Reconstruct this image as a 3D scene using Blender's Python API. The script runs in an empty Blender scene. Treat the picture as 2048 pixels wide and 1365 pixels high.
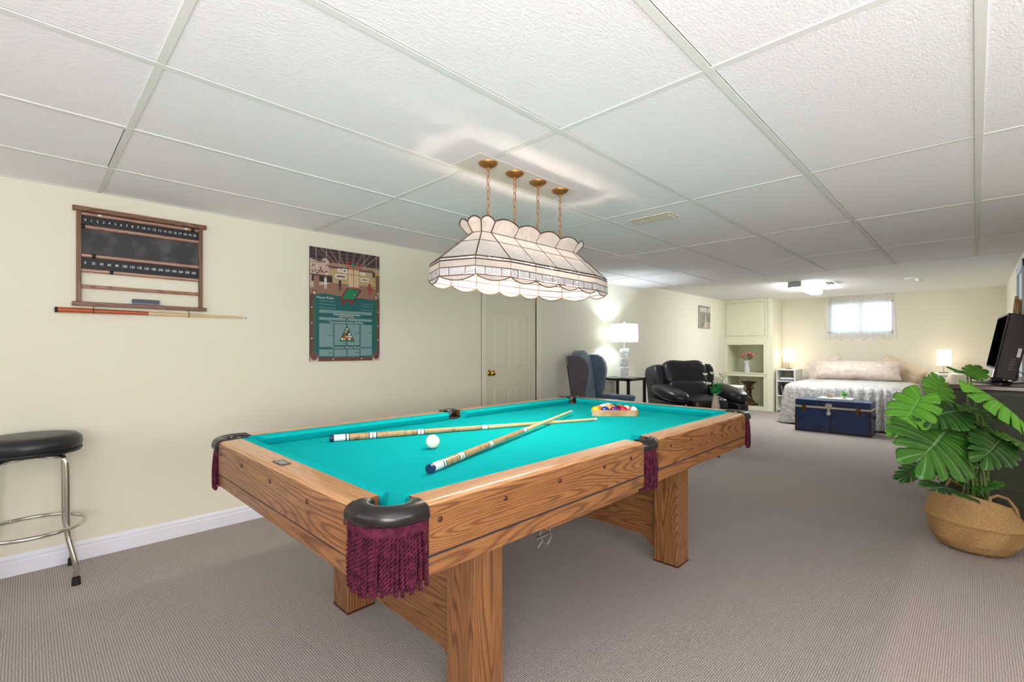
import bpy, bmesh, math, random
from math import sin, cos, pi, radians, sqrt, atan2
from mathutils import Vector, Matrix, noise
random.seed(7)
scene = bpy.context.scene
COL = scene.collection

# ---------------------------------------------------------------- camera
CAM = Vector((0.0, 0.0, 1.16))
YAW = radians(44.3)
F = 950.0
cd = bpy.data.cameras.new('camera'); cam = bpy.data.objects.new('camera', cd); COL.objects.link(cam)
cam.location = CAM; cam.rotation_euler = (pi/2, 0, YAW)
cd.sensor_width = 36; cd.lens = F/2048*36; cd.shift_y = 15.5/2048; cd.clip_start = 0.02
scene.camera = cam
# ---------------------------------------------------------------- colour and world
vs = scene.view_settings
vs.view_transform = 'Standard'; vs.look = 'None'; vs.gamma = 1.0; vs.use_curve_mapping = False
vs.exposure = 0.54
scene.render.film_transparent = False
w = bpy.data.worlds.new('daylight'); scene.world = w; w.use_nodes = True
w.node_tree.nodes['Background'].inputs[0].default_value = (0.80, 0.90, 1.0, 1)
w.node_tree.nodes['Background'].inputs[1].default_value = 2.2

def area(name, loc, rot, sx, sy, power, col, spread=pi):
    l = bpy.data.lights.new(name, 'AREA'); l.shape = 'RECTANGLE'; l.size = sx; l.size_y = sy
    l.energy = power; l.color = col; l.spread = spread
    o = bpy.data.objects.new(name, l); o.location = loc; o.rotation_euler = rot; COL.objects.link(o)
    return o
def point(name, loc, power, col, r=0.03):
    l = bpy.data.lights.new(name, 'POINT'); l.energy = power; l.color = col; l.shadow_soft_size = r
    o = bpy.data.objects.new(name, l); o.location = loc; COL.objects.link(o); return o
# daylight entering through the windows of the room (behind the camera and over the bed), plus an added side fill
area('daylight_back_window', (-1.55, -2.32, 1.42), (radians(-90), 0, 0), 3.0, 1.0, 135, (0.90, 0.95, 1.0))
area('added_side_fill', (2.72, 0.6, 1.42), (radians(90), 0, radians(90)), 2.6, 1.0, 30, (0.92, 0.96, 1.0))  # added fill from the unseen right side of the room
area('daylight_bed_window', (-1.46, 10.5, 1.72), (radians(-90), 0, radians(180)), 0.9, 0.55, 30, (0.95, 0.97, 1.0))

# added unseen fill light tilted up at the ceiling beside the camera
area('ceiling_fill', (0.9, -0.9, 1.05), (radians(180-40), 0, radians(20)), 1.4, 1.4, 77, (1.0, 0.985, 0.96))
# ---------------------------------------------------------------- dimensions
XW = -3.525; XR = 0.33; XN = 2.60; YB = -2.20; YN = 4.02; YF = 10.20
ZC = 2.035; ZC2 = 2.10; YD = 6.27

# ---------------------------------------------------------------- materials
def srgb(r, g, b):
    f = lambda c: (c/255/12.92) if c/255 <= 0.04045 else ((c/255+0.055)/1.055)**2.4
    return (f(r), f(g), f(b), 1)
MATS = {}
def mat(name, col, rough=0.6, metal=0.0, bump=None, var=None, emit=None, estr=0, trans=0, sheen=0, coat=0, alpha=None, spec=0.5, ior=1.45):
    m = bpy.data.materials.new(name); m.use_nodes = True; nt = m.node_tree; N = nt.nodes; L = nt.links
    b = N['Principled BSDF']
    b.inputs['Base Color'].default_value = col; b.inputs['Roughness'].default_value = rough
    b.inputs['Metallic'].default_value = metal; b.inputs['Specular IOR Level'].default_value = spec
    b.inputs['IOR'].default_value = ior
    if trans: b.inputs['Transmission Weight'].default_value = trans
    if sheen: b.inputs['Sheen Weight'].default_value = sheen; b.inputs['Sheen Roughness'].default_value = 0.5
    if coat: b.inputs['Coat Weight'].default_value = coat; b.inputs['Coat Roughness'].default_value = 0.15
    if alpha is not None: b.inputs['Alpha'].default_value = alpha
    if emit: b.inputs['Emission Color'].default_value = emit; b.inputs['Emission Strength'].default_value = estr
    tc = N.new('ShaderNodeTexCoord')
    if var:     # (scale, colour2, contrast low, contrast high)
        n = N.new('ShaderNodeTexNoise'); n.inputs['Scale'].default_value = var[0]; n.inputs['Detail'].default_value = 5
        L.new(tc.outputs['Object'], n.inputs['Vector'])
        r = N.new('ShaderNodeValToRGB'); r.color_ramp.elements[0].position = var[2]; r.color_ramp.elements[1].position = var[3]
        r.color_ramp.elements[0].color = col; r.color_ramp.elements[1].color = var[1]
        L.new(n.outputs['Fac'], r.inputs['Fac']); L.new(r.outputs['Color'], b.inputs['Base Color'])
    if bump:    # (scale, strength, distance)
        n = N.new('ShaderNodeTexNoise'); n.inputs['Scale'].default_value = bump[0]; n.inputs['Detail'].default_value = 3
        L.new(tc.outputs['Object'], n.inputs['Vector'])
        bp = N.new('ShaderNodeBump'); bp.inputs['Strength'].default_value = bump[1]; bp.inputs['Distance'].default_value = bump[2]
        L.new(n.outputs['Fac'], bp.inputs['Height']); L.new(bp.outputs['Normal'], b.inputs['Normal'])
    MATS[name] = m
    return m

def math_node(nt, op, a, b=None):
    n = nt.nodes.new('ShaderNodeMath'); n.operation = op
    for i, v in enumerate((a, b)):
        if v is None: continue
        if isinstance(v, (int, float)): n.inputs[i].default_value = v
        else: nt.links.new(v, n.inputs[i])
    return n.outputs[0]

def oak(name, axis, c1, c2, cdark, rough=0.38, scale=1.0, coat=0.25):
    """Oak with long cathedral grain running along the given axis."""
    m = bpy.data.materials.new(name); m.use_nodes = True; nt = m.node_tree; N = nt.nodes; L = nt.links
    b = N['Principled BSDF']; b.inputs['Roughness'].default_value = rough
    b.inputs['Coat Weight'].default_value = coat; b.inputs['Coat Roughness'].default_value = 0.12
    tc = N.new('ShaderNodeTexCoord'); oi = N.new('ShaderNodeObjectInfo')
    off = N.new('ShaderNodeVectorMath'); off.operation = 'ADD'
    sc = N.new('ShaderNodeVectorMath'); sc.operation = 'SCALE'; sc.inputs['Scale'].default_value = 7.3
    cx = N.new('ShaderNodeCombineXYZ')
    for i in range(3): L.new(oi.outputs['Random'], cx.inputs[i])
    L.new(cx.outputs[0], sc.inputs[0]); L.new(tc.outputs['Object'], off.inputs[0]); L.new(sc.outputs[0], off.inputs[1])
    mp = N.new('ShaderNodeMapping'); L.new(off.outputs[0], mp.inputs['Vector'])
    s = [9*scale]*3; s[axis] = 0.95*scale; mp.inputs['Scale'].default_value = s
    n1 = N.new('ShaderNodeTexNoise'); n1.inputs['Scale'].default_value = 0.85; n1.inputs['Detail'].default_value = 1.2; n1.inputs['Roughness'].default_value = 0.4
    L.new(mp.outputs[0], n1.inputs['Vector'])
    ph = math_node(nt, 'MULTIPLY', n1.outputs['Fac'], 210.0)
    sn = math_node(nt, 'SINE', ph)
    sn = math_node(nt, 'MULTIPLY_ADD', sn, 0.5); nt.nodes[-1].inputs[2].default_value = 0.5
    sn = math_node(nt, 'POWER', sn, 3.0)
    # fine pores, strongly stretched
    mp2 = N.new('ShaderNodeMapping'); L.new(off.outputs[0], mp2.inputs['Vector'])
    s = [420]*3; s[axis] = 9; mp2.inputs['Scale'].default_value = s
    n2 = N.new('ShaderNodeTexNoise'); n2.inputs['Scale'].default_value = 1; n2.inputs['Detail'].default_value = 2
    L.new(mp2.outputs[0], n2.inputs['Vector'])
    r1 = N.new('ShaderNodeValToRGB'); r1.color_ramp.elements[0].color = c1; r1.color_ramp.elements[1].color = c2
    L.new(sn, r1.inputs['Fac'])
    r2 = N.new('ShaderNodeValToRGB'); r2.color_ramp.elements[0].position = 0.36; r2.color_ramp.elements[1].position = 0.52
    r2.color_ramp.elements[0].color = (1, 1, 1, 1); r2.color_ramp.elements[1].color = (0, 0, 0, 1)
    L.new(n2.outputs['Fac'], r2.inputs['Fac'])
    mx = N.new('ShaderNodeMix'); mx.data_type = 'RGBA'
    pf = math_node(nt, 'MULTIPLY', r2.outputs['Color'], 0.5)
    L.new(pf, mx.inputs['Factor']); L.new(r1.outputs['Color'], mx.inputs[6]); mx.inputs[7].default_value = cdark
    L.new(mx.outputs[2], b.inputs['Base Color'])
    bp = N.new('ShaderNodeBump'); bp.inputs['Strength'].default_value = 0.08; bp.inputs['Distance'].default_value = 0.001
    L.new(n2.outputs['Fac'], bp.inputs['Height']); L.new(bp.outputs['Normal'], b.inputs['Normal'])
    MATS[name] = m
    return m

def carpet_mat():
    m = bpy.data.materials.new('carpet'); m.use_nodes = True; nt = m.node_tree; N = nt.nodes; L = nt.links
    b = N['Principled BSDF']; b.inputs['Roughness'].default_value = 0.95; b.inputs['Specular IOR Level'].default_value = 0.1
    tc = N.new('ShaderNodeTexCoord'); sp = N.new('ShaderNodeSeparateXYZ'); L.new(tc.outputs['Object'], sp.inputs[0])
    nz = N.new('ShaderNodeTexNoise'); nz.inputs['Scale'].default_value = 70; L.new(tc.outputs['Object'], nz.inputs['Vector'])
    wob = math_node(nt, 'MULTIPLY', nz.outputs['Fac'], 2.2)
    x = math_node(nt, 'ADD', math_node(nt, 'MULTIPLY', sp.outputs[0], 2*pi/0.0155), wob)
    y = math_node(nt, 'ADD', math_node(nt, 'MULTIPLY', sp.outputs[1], 2*pi/0.0175), wob)
    a = math_node(nt, 'SINE', math_node(nt, 'ADD', x, y)); c = math_node(nt, 'SINE', math_node(nt, 'SUBTRACT', x, y))
    h = math_node(nt, 'MULTIPLY', a, c)
    h01 = math_node(nt, 'MULTIPLY_ADD', h, 0.5); nt.nodes[-1].inputs[2].default_value = 0.5
    r = N.new('ShaderNodeValToRGB'); r.color_ramp.elements[0].position = 0.0; r.color_ramp.elements[1].position = 0.62
    r.color_ramp.elements[0].color = srgb(106, 98, 92); r.color_ramp.elements[1].color = srgb(187, 176, 170)
    L.new(h01, r.inputs['Fac'])
    n2 = N.new('ShaderNodeTexNoise'); n2.inputs['Scale'].default_value = 600; L.new(tc.outputs['Object'], n2.inputs['Vector'])
    hs = N.new('ShaderNodeHueSaturation'); L.new(r.outputs['Color'], hs.inputs['Color'])
    L.new(math_node(nt, 'MULTIPLY_ADD', n2.outputs['Fac'], 0.5), hs.inputs['Value']); nt.nodes[-1].inputs[2].default_value = 0.76
    L.new(hs.outputs[0], b.inputs['Base Color'])
    bp = N.new('ShaderNodeBump'); bp.inputs['Strength'].default_value = 0.6; bp.inputs['Distance'].default_value = 0.003
    L.new(h01, bp.inputs['Height']); L.new(bp.outputs['Normal'], b.inputs['Normal'])
    MATS['carpet'] = m; return m

def opal_mat(name, col, tcol, mixf=0.2, veins=True):
    m = bpy.data.materials.new(name); m.use_nodes = True; nt = m.node_tree; N = nt.nodes; L = nt.links
    out = N['Material Output']; N.remove(N['Principled BSDF'])
    d = N.new('ShaderNodeBsdfDiffuse'); t = N.new('ShaderNodeBsdfTranslucent'); g = N.new('ShaderNodeBsdfGlossy')
    g.inputs['Roughness'].default_value = 0.15
    d.inputs['Color'].default_value = col; t.inputs['Color'].default_value = tcol
    mx = N.new('ShaderNodeMixShader'); mx.inputs[0].default_value = mixf; L.new(d.outputs[0], mx.inputs[1]); L.new(t.outputs[0], mx.inputs[2])
    m2 = N.new('ShaderNodeMixShader'); m2.inputs[0].default_value = 0.05; L.new(mx.outputs[0], m2.inputs[1]); L.new(g.outputs[0], m2.inputs[2])
    L.new(m2.outputs[0], out.inputs[0])
    if veins:
        tc = N.new('ShaderNodeTexCoord'); n = N.new('ShaderNodeTexNoise'); n.inputs['Scale'].default_value = 14; n.inputs['Detail'].default_value = 3; n.inputs['Distortion'].default_value = 1.5
        L.new(tc.outputs['Object'], n.inputs['Vector'])
        r = N.new('ShaderNodeValToRGB'); r.color_ramp.elements[0].position = 0.3; r.color_ramp.elements[1].position = 0.7
        r.color_ramp.elements[0].color = tuple(c*0.82 for c in col[:3])+(1,); r.color_ramp.elements[1].color = col
        L.new(n.outputs['Fac'], r.inputs['Fac']); L.new(r.outputs[0], d.inputs['Color'])
    MATS[name] = m; return m

def sheer_mat(name, col, opacity):
    m = bpy.data.materials.new(name); m.use_nodes = True; nt = m.node_tree; N = nt.nodes; L = nt.links
    out = N['Material Output']; N.remove(N['Principled BSDF'])
    d = N.new('ShaderNodeBsdfDiffuse'); t = N.new('ShaderNodeBsdfTranslucent'); tr = N.new('ShaderNodeBsdfTransparent')
    d.inputs[0].default_value = col; t.inputs[0].default_value = col
    mx = N.new('ShaderNodeMixShader'); mx.inputs[0].default_value = 0.5; L.new(d.outputs[0], mx.inputs[1]); L.new(t.outputs[0], mx.inputs[2])
    m2 = N.new('ShaderNodeMixShader'); m2.inputs[0].default_value = opacity; L.new(tr.outputs[0], m2.inputs[1]); L.new(mx.outputs[0], m2.inputs[2])
    L.new(m2.outputs[0], out.inputs[0]); MATS[name] = m; return m

def leaf_mat():
    m = bpy.data.materials.new('monstera_leaf'); m.use_nodes = True; nt = m.node_tree; N = nt.nodes; L = nt.links
    b = N['Principled BSDF']; b.inputs['Roughness'].default_value = 0.38; b.inputs['Specular IOR Level'].default_value = 0.35
    uv = N.new('ShaderNodeUVMap'); sp = N.new('ShaderNodeSeparateXYZ'); L.new(uv.outputs[0], sp.inputs[0])
    # u = |t| from midrib, v = position across a lobe
    vr = math_node(nt, 'ABSOLUTE', math_node(nt, 'SUBTRACT', sp.outputs[1], 0.5))
    side = math_node(nt, 'LESS_THAN', vr, 0.045)
    mid = math_node(nt, 'LESS_THAN', sp.outputs[0], 0.028)
    vein = math_node(nt, 'MAXIMUM', math_node(nt, 'MULTIPLY', side, 0.45), mid)
    tc = N.new('ShaderNodeTexCoord'); n = N.new('ShaderNodeTexNoise'); n.inputs['Scale'].default_value = 6; L.new(tc.outputs['Object'], n.inputs['Vector'])
    oi = N.new('ShaderNodeObjectInfo')
    r = N.new('ShaderNodeValToRGB'); r.color_ramp.elements[0].color = (0.002, 0.026, 0.008, 1); r.color_ramp.elements[1].color = (0.11, 0.36, 0.02, 1)
    fac = math_node(nt, 'ADD', math_node(nt, 'MULTIPLY', oi.outputs['Color'] if False else sp.outputs[2], 1.0), math_node(nt, 'MULTIPLY', n.outputs['Fac'], 0.4))
    at = N.new('ShaderNodeAttribute'); at.attribute_type = 'OBJECT'; at.attribute_name = 'tone'
    fac = math_node(nt, 'SUBTRACT', math_node(nt, 'ADD', at.outputs['Fac'], math_node(nt, 'MULTIPLY', n.outputs['Fac'], 0.5)), 0.25)
    L.new(fac, r.inputs['Fac'])
    mx = N.new('ShaderNodeMix'); mx.data_type = 'RGBA'; L.new(math_node(nt, 'MULTIPLY', vein, 0.6), mx.inputs['Factor'])
    L.new(r.outputs['Color'], mx.inputs[6]); mx.inputs[7].default_value = (0.30, 0.55, 0.20, 1)
    L.new(mx.outputs[2], b.inputs['Base Color'])
    b.inputs['Subsurface Weight'].default_value = 0.0
    MATS['monstera_leaf'] = m; return m

M = MATS
mat('wall_paint', srgb(233, 227, 208), 0.9, bump=(260, 0.08, 0.001), spec=0.2)
mat('ceiling_paint', srgb(236, 236, 232), 0.9, bump=(120, 0.08, 0.001), spec=0.2)
mat('plenum_dark', (0.02, 0.02, 0.02, 1), 0.9)
mat('grid_metal', srgb(229, 228, 222), 0.85, spec=0.1)
mat('trim_white', srgb(232, 234, 244), 0.45)
mat('trim_cream', srgb(236, 231, 208), 0.5)
mat('door_paint', srgb(226, 221, 198), 0.45)
mat('door_blue_white', srgb(214, 222, 236), 0.5)
mat('brass', srgb(200, 160, 80), 0.25, 1.0)
mat('antique_brass', srgb(178, 128, 74), 0.35, 0.85, bump=(200, 0.2, 0.001))
mat('chrome', srgb(215, 212, 205), 0.14, 1.0)
mat('black_rubber', (0.012, 0.012, 0.012, 1), 0.6)
mat('black_vinyl', (0.018, 0.018, 0.02, 1), 0.35, bump=(300, 0.1, 0.0005))
mat('felt', (0.004, 0.38, 0.40, 1), 0.95, spec=0.02, var=(300, (0.005, 0.42, 0.435, 1), 0.35, 0.65))
mat('slate', (0.02, 0.02, 0.02, 1), 0.8)
mat('pocket_plastic', srgb(24, 18, 19), 0.3, coat=0.2, bump=(220, 0.06, 0.0004))
mat('pocket_cup', srgb(62, 34, 28), 0.45)
mat('stitch', srgb(190, 185, 175), 0.7)
mat('fringe_cord', srgb(84, 28, 50), 0.8, var=(60, srgb(58, 14, 30), 0.4, 0.6), spec=0.2)
mat('plug_dark', srgb(70, 34, 18), 0.4)
mat('plaque', srgb(105, 105, 108), 0.35, 0.6, var=(90, srgb(70, 66, 62), 0.45, 0.55))
mat('groove_blue_grey', srgb(42, 42, 50), 0.5)
mat('bracket_metal', srgb(150, 148, 145), 0.35, 0.9)
OC = (srgb(148, 98, 55), srgb(108, 65, 33), srgb(66, 38, 20))
oak('oak_x', 0, *OC); oak('oak_y', 1, *OC); oak('oak_z', 2, *OC)
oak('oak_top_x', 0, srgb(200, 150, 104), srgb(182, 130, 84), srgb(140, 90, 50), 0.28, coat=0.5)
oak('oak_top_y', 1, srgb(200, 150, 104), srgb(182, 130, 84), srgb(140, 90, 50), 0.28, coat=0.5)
oak('walnut_y', 1, srgb(136, 92, 66), srgb(106, 68, 46), srgb(66, 40, 28), 0.5, coat=0.1)
oak('slat_wood', 1, srgb(168, 114, 84), srgb(134, 86, 60), srgb(80, 50, 36), 0.5, coat=0.1)
oak('walnut_z', 2, srgb(136, 92, 66), srgb(106, 68, 46), srgb(66, 40, 28), 0.5, coat=0.1)
carpet_mat()
opal_mat('opal_glass', (0.28, 0.26, 0.25, 1), (1.0, 0.90, 0.84, 1), 0.07)
opal_mat('opal_crown_lit', (0.74, 0.65, 0.58, 1), (1.0, 0.86, 0.74, 1), 0.10)  # same glass coloured lighter and warmer to stand in for lamp glow
opal_mat('opal_slope', (0.52, 0.49, 0.47, 1), (1.0, 0.90, 0.83, 1), 0.026)
mat('lamp_solder', srgb(92, 66, 50), 0.45, 0.8)
mat('bevel_glass', (0.44, 0.44, 0.47, 1), 0.1, trans=0.22, bump=(55, 0.9, 0.01))
sheer_mat('lamp_fabric', (0.95, 0.93, 0.88, 1), 1.0)
sheer_mat('sheer_cloth', (0.97, 0.98, 0.98, 1), 0.36)
sheer_mat('blind_vinyl', (0.93, 0.95, 0.98, 1), 0.92)
mat('bulb', (1, 0.9, 0.8, 1), 0.3, emit=(1.0, 0.86, 0.72, 1), estr=225)
mat('tube_diffuser', (0.95, 0.95, 0.95, 1), 0.4, emit=(0.93, 0.97, 1.0, 1), estr=42)
mat('metal_grey', srgb(170, 172, 172), 0.4, 0.5)
mat('crystal', (0.97, 0.98, 0.98, 1), 0.05, trans=0.4, ior=1.5)
mat('espresso', srgb(34, 26, 24), 0.4)
mat('chair_fabric', srgb(78, 96, 116), 0.85, bump=(400, 0.25, 0.001), sheen=0.3, var=(9, srgb(90, 108, 128), 0.3, 0.7))
mat('chair_fabric_shaded', srgb(84, 78, 82), 0.9, bump=(300, 0.3, 0.001), sheen=0.3, var=(12, srgb(74, 68, 72), 0.3, 0.7))  # same fabric, browner and darker: shade of the outer side put into colour
mat('leather', srgb(36, 34, 40), 0.33, bump=(14, 0.35, 0.01), coat=0.15)
mat('white_paint', srgb(238, 236, 226), 0.5)
mat('closet_paint', srgb(226, 224, 198), 0.6)
mat('bed_satin', srgb(176, 174, 172), 0.4, bump=(26, 0.9, 0.008), var=(22, srgb(212, 208, 204), 0.44, 0.56), sheen=0.3)
mat('bed_trim', srgb(208, 190, 160), 0.45, bump=(30, 0.4, 0.005), sheen=0.3)
mat('pillow_satin', srgb(206, 190, 178), 0.42, bump=(22, 0.4, 0.006), var=(16, srgb(220, 206, 194), 0.4, 0.6), sheen=0.3)
mat('trunk_blue', srgb(22, 52, 98), 0.38, var=(7, srgb(12, 30, 66), 0.45, 0.75), bump=(40, 0.2, 0.002), coat=0.2)
mat('trunk_lid', srgb(30, 60, 110), 0.3, var=(9, srgb(120, 138, 165), 0.62, 0.8), coat=0.3)
mat('trunk_side', srgb(60, 62, 70), 0.5, var=(20, srgb(24, 30, 44), 0.45, 0.55))
mat('trunk_wood', srgb(208, 196, 168), 0.6, var=(30, srgb(150, 120, 90), 0.55, 0.75))
mat('trunk_edge', srgb(58, 40, 40), 0.6, var=(20, srgb(30, 26, 30), 0.45, 0.6))
mat('rusty_brass', srgb(120, 84, 54), 0.5, 0.6, var=(40, srgb(60, 40, 30), 0.45, 0.6))
mat('nickel', srgb(205, 195, 180), 0.3, 0.8)
mat('mattress', srgb(225, 222, 215), 0.8)
mat('dresser_paint', srgb(62, 64, 44), 0.5, var=(3, srgb(52, 54, 38), 0.35, 0.7), spec=0.3)
mat('dresser_top', srgb(92, 56, 52), 0.3, var=(14, srgb(74, 42, 38), 0.4, 0.6), coat=0.3)
mat('tv_plastic', srgb(44, 38, 38), 0.5, spec=0.3)
mat('tv_silver', srgb(206, 204, 200), 0.3, 0.3)
mat('tv_screen', (0.002, 0.002, 0.002, 1), 0.9, spec=0.0)
mat('glass_base', (0.03, 0.035, 0.04, 1), 0.05)
mat('pale_wood', srgb(206, 172, 130), 0.5, var=(10, srgb(168, 128, 88), 0.4, 0.6))
mat('ball_white', srgb(244, 238, 220), 0.08, coat=0.6)
mat('cue_maple', srgb(222, 190, 140), 0.3, coat=0.4)
mat('cue_burl', srgb(186, 150, 104), 0.3, coat=0.5, var=(55, srgb(134, 100, 66), 0.5, 0.7))
mat('cue_white', srgb(240, 240, 236), 0.25, coat=0.4)
mat('cue_navy', srgb(30, 48, 88), 0.35)
mat('cue_red', srgb(178, 84, 40), 0.3, coat=0.4)
mat('cue_tip', srgb(205, 215, 205), 0.7)
mat('slate_board', srgb(56, 54, 58), 0.6, var=(11, srgb(96, 90, 92), 0.5, 0.72), bump=(30, 0.1, 0.001))
mat('black_strip', srgb(24, 22, 30), 0.5)
mat('numeral_white', srgb(232, 232, 226), 0.5)
mat('wire_steel', srgb(206, 204, 200), 0.3, 0.6)
mat('grey_felt', srgb(96, 94, 102), 0.9)
mat('basket', srgb(180, 142, 92), 0.75, bump=(120, 0.8, 0.004), var=(150, srgb(150, 114, 70), 0.35, 0.65))
mat('basket_rope', srgb(150, 118, 82), 0.85, bump=(150, 0.6, 0.003))
mat('soil', srgb(46, 34, 26), 0.95, bump=(60, 1, 0.01))
mat('stem_green', srgb(96, 118, 62), 0.5, var=(18, srgb(70, 92, 40), 0.4, 0.6))
leaf_mat()
mat('grass_green', srgb(92, 190, 66), 0.6)
mat('fern_green', srgb(24, 150, 70), 0.6)
mat('petal_white', srgb(232, 232, 206), 0.7)
mat('petal_pink', srgb(214, 150, 136), 0.7)
mat('petal_red', srgb(196, 44, 66), 0.7)
mat('ceramic_pink', srgb(206, 186, 174), 0.35)
mat('ceramic_white', srgb(236, 236, 236), 0.25)
mat('bronze', srgb(110, 86, 56), 0.32, 0.6, bump=(26, 0.8, 0.01), var=(22, srgb(58, 42, 28), 0.4, 0.6))
mat('candle_copper', srgb(192, 150, 122), 0.35, 0.4)
mat('vent_cream', srgb(226, 218, 198), 0.5)
mat('board_paint', srgb(236, 230, 220), 0.8)
mat('paper_white', srgb(225, 228, 232), 0.7)
mat('paper_grey', srgb(120, 122, 142), 0.7)
mat('book_black', srgb(34, 34, 38), 0.5); mat('book_brown', srgb(96, 66, 54), 0.5); mat('book_grey', srgb(120, 118, 120), 0.5)
mat('print_grey', srgb(150, 150, 134), 0.5, var=(9, srgb(118, 120, 104), 0.4, 0.6))
mat('print_sand', srgb(184, 168, 138), 0.5, var=(16, srgb(150, 140, 110), 0.4, 0.6))
mat('print_pale', srgb(196, 192, 184), 0.5)
mat('cabriole_wood', srgb(150, 66, 34), 0.35, coat=0.3)
mat('cord_white', srgb(220, 220, 214), 0.6)
mat('cord_black', (0.01, 0.01, 0.01, 1), 0.5)
mat('red_white_wire', srgb(190, 120, 90), 0.5)

# ---------------------------------------------------------------- mesh helpers
class MB:
    def __init__(s): s.v = []; s.f = []; s.m = []; s.uv = None
    def add(s, verts, faces, mi=0, T=None):
        o = len(s.v)
        s.v += [tuple((T @ Vector(p)) if T is not None else p) for p in verts]
        s.f += [tuple(i+o for i in f) for f in faces]; s.m += [mi]*len(faces)
        return s
    def box(s, x0, x1, y0, y1, z0, z1, mi=0, T=None):
        v = [(x, y, z) for z in (z0, z1) for y in (y0, y1) for x in (x0, x1)]
        return s.add(v, [(0,2,3,1), (4,5,7,6), (0,1,5,4), (2,6,7,3), (0,4,6,2), (1,3,7,5)], mi, T)
    def tube(s, pts, r, n=8, mi=0, T=None, cap=True, closed=False):
        pts = [Vector(p) for p in pts]; k = len(pts); rs = r if isinstance(r, (list, tuple)) else [r]*k
        vs_, fs = [], []; up = None
        for i, p in enumerate(pts):
            a = pts[i-1] if (i > 0 or closed) else p; b = pts[(i+1) % k] if (i < k-1 or closed) else p
            d = (b-a); d = d.normalized() if d.length > 1e-9 else Vector((0, 0, 1))
            if up is None:
                up = Vector((0, 0, 1)) if abs(d.z) < 0.9 else Vector((1, 0, 0))
            up = (up - d*up.dot(d)); up = up.normalized() if up.length > 1e-6 else d.orthogonal().normalized()
            side = d.cross(up)
            for j in range(n):
                t = 2*pi*j/n; vs_.append(p + (up*cos(t)+side*sin(t))*rs[i])
        for i in range(k if closed else k-1):
            i2 = (i+1) % k
            for j in range(n): fs.append((i*n+j, i*n+(j+1) % n, i2*n+(j+1) % n, i2*n+j))
        if cap and not closed:
            fs.append(tuple(range(n-1, -1, -1))); fs.append(tuple((k-1)*n+j for j in range(n)))
        return s.add(vs_, fs, mi, T)
    def lathe(s, prof, n=24, mi=0, T=None, cap=False, arc=2*pi):
        vs_, fs = [], []; full = abs(arc-2*pi) < 1e-6; m_ = n if full else n+1
        for (r, z) in prof:
            for j in range(m_): t = arc*j/n; vs_.append((r*cos(t), r*sin(t), z))
        for i in range(len(prof)-1):
            for j in range(n):
                j2 = (j+1) % m_
                fs.append((i*m_+j, i*m_+j2, (i+1)*m_+j2, (i+1)*m_+j))
        if cap: fs.append(tuple(range(n-1, -1, -1))); fs.append(tuple((len(prof)-1)*m_+j for j in range(n)))
        return s.add(vs_, fs, mi, T)
    def sphere(s, c, r, n=16, mi=0, T=None, sc=(1, 1, 1)):
        vs_, fs = [], []; h = n//2
        for i in range(h+1):
            a = pi*i/h
            for j in range(n):
                t = 2*pi*j/n; vs_.append((c[0]+r*sc[0]*sin(a)*cos(t), c[1]+r*sc[1]*sin(a)*sin(t), c[2]+r*sc[2]*cos(a)))
        for i in range(h):
            for j in range(n): fs.append((i*n+j, (i+1)*n+j, (i+1)*n+(j+1) % n, i*n+(j+1) % n))
        return s.add(vs_, fs, mi, T)
    def blob(s, c, h, e=(0.5, 0.5), n=24, mi=0, T=None, wob=0, seed=0, ws=4):
        """superellipsoid: centre c, half sizes h, exponents e; wob = noise in metres"""
        vs_, fs = [], []; k = n//2
        f = lambda a, p: math.copysign(abs(a)**p, a)
        for i in range(k+1):
            a = -pi/2+pi*i/k
            for j in range(n):
                t = 2*pi*j/n
                p = Vector((h[0]*f(cos(a), e[0])*f(cos(t), e[1]), h[1]*f(cos(a), e[0])*f(sin(t), e[1]), h[2]*f(sin(a), e[0])))
                if wob:
                    q = p*ws+Vector((seed, seed*2, 0)); d = noise.noise(q)
                    p = p*(1+wob*d/max(0.05, p.length))
                vs_.append(p+Vector(c))
        for i in range(k):
            for j in range(n): fs.append((i*n+j, i*n+(j+1) % n, (i+1)*n+(j+1) % n, (i+1)*n+j))
        return s.add(vs_, fs, mi, T)
    def prism(s, poly, a0, a1, axis='z', mi=0, T=None, off1=None):
        """polygon (2d) extruded along an axis from a0 to a1"""
        def P(u, v, a):
            return {'z': (u, v, a), 'x': (a, u, v), 'y': (u, a, v)}[axis]
        n = len(poly); p1 = off1 or poly
        vs_ = [P(u, v, a0) for u, v in poly]+[P(u, v, a1) for u, v in p1]
        fs = [tuple(range(n-1, -1, -1)), tuple(range(n, 2*n))]+[(i, (i+1) % n, n+(i+1) % n, n+i) for i in range(n)]
        return s.add(vs_, fs, mi, T)
    def loft(s, rings, mi=0, T=None, closed=True, cap=True):
        n = len(rings[0]); vs_ = [p for r in rings for p in r]; fs = []
        for i in range(len(rings)-1):
            for j in range(n if closed else n-1): fs.append((i*n+j, i*n+(j+1) % n, (i+1)*n+(j+1) % n, (i+1)*n+j))
        if cap and closed: fs.append(tuple(range(n-1, -1, -1))); fs.append(tuple((len(rings)-1)*n+j for j in range(n)))
        return s.add(vs_, fs, mi, T)
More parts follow.
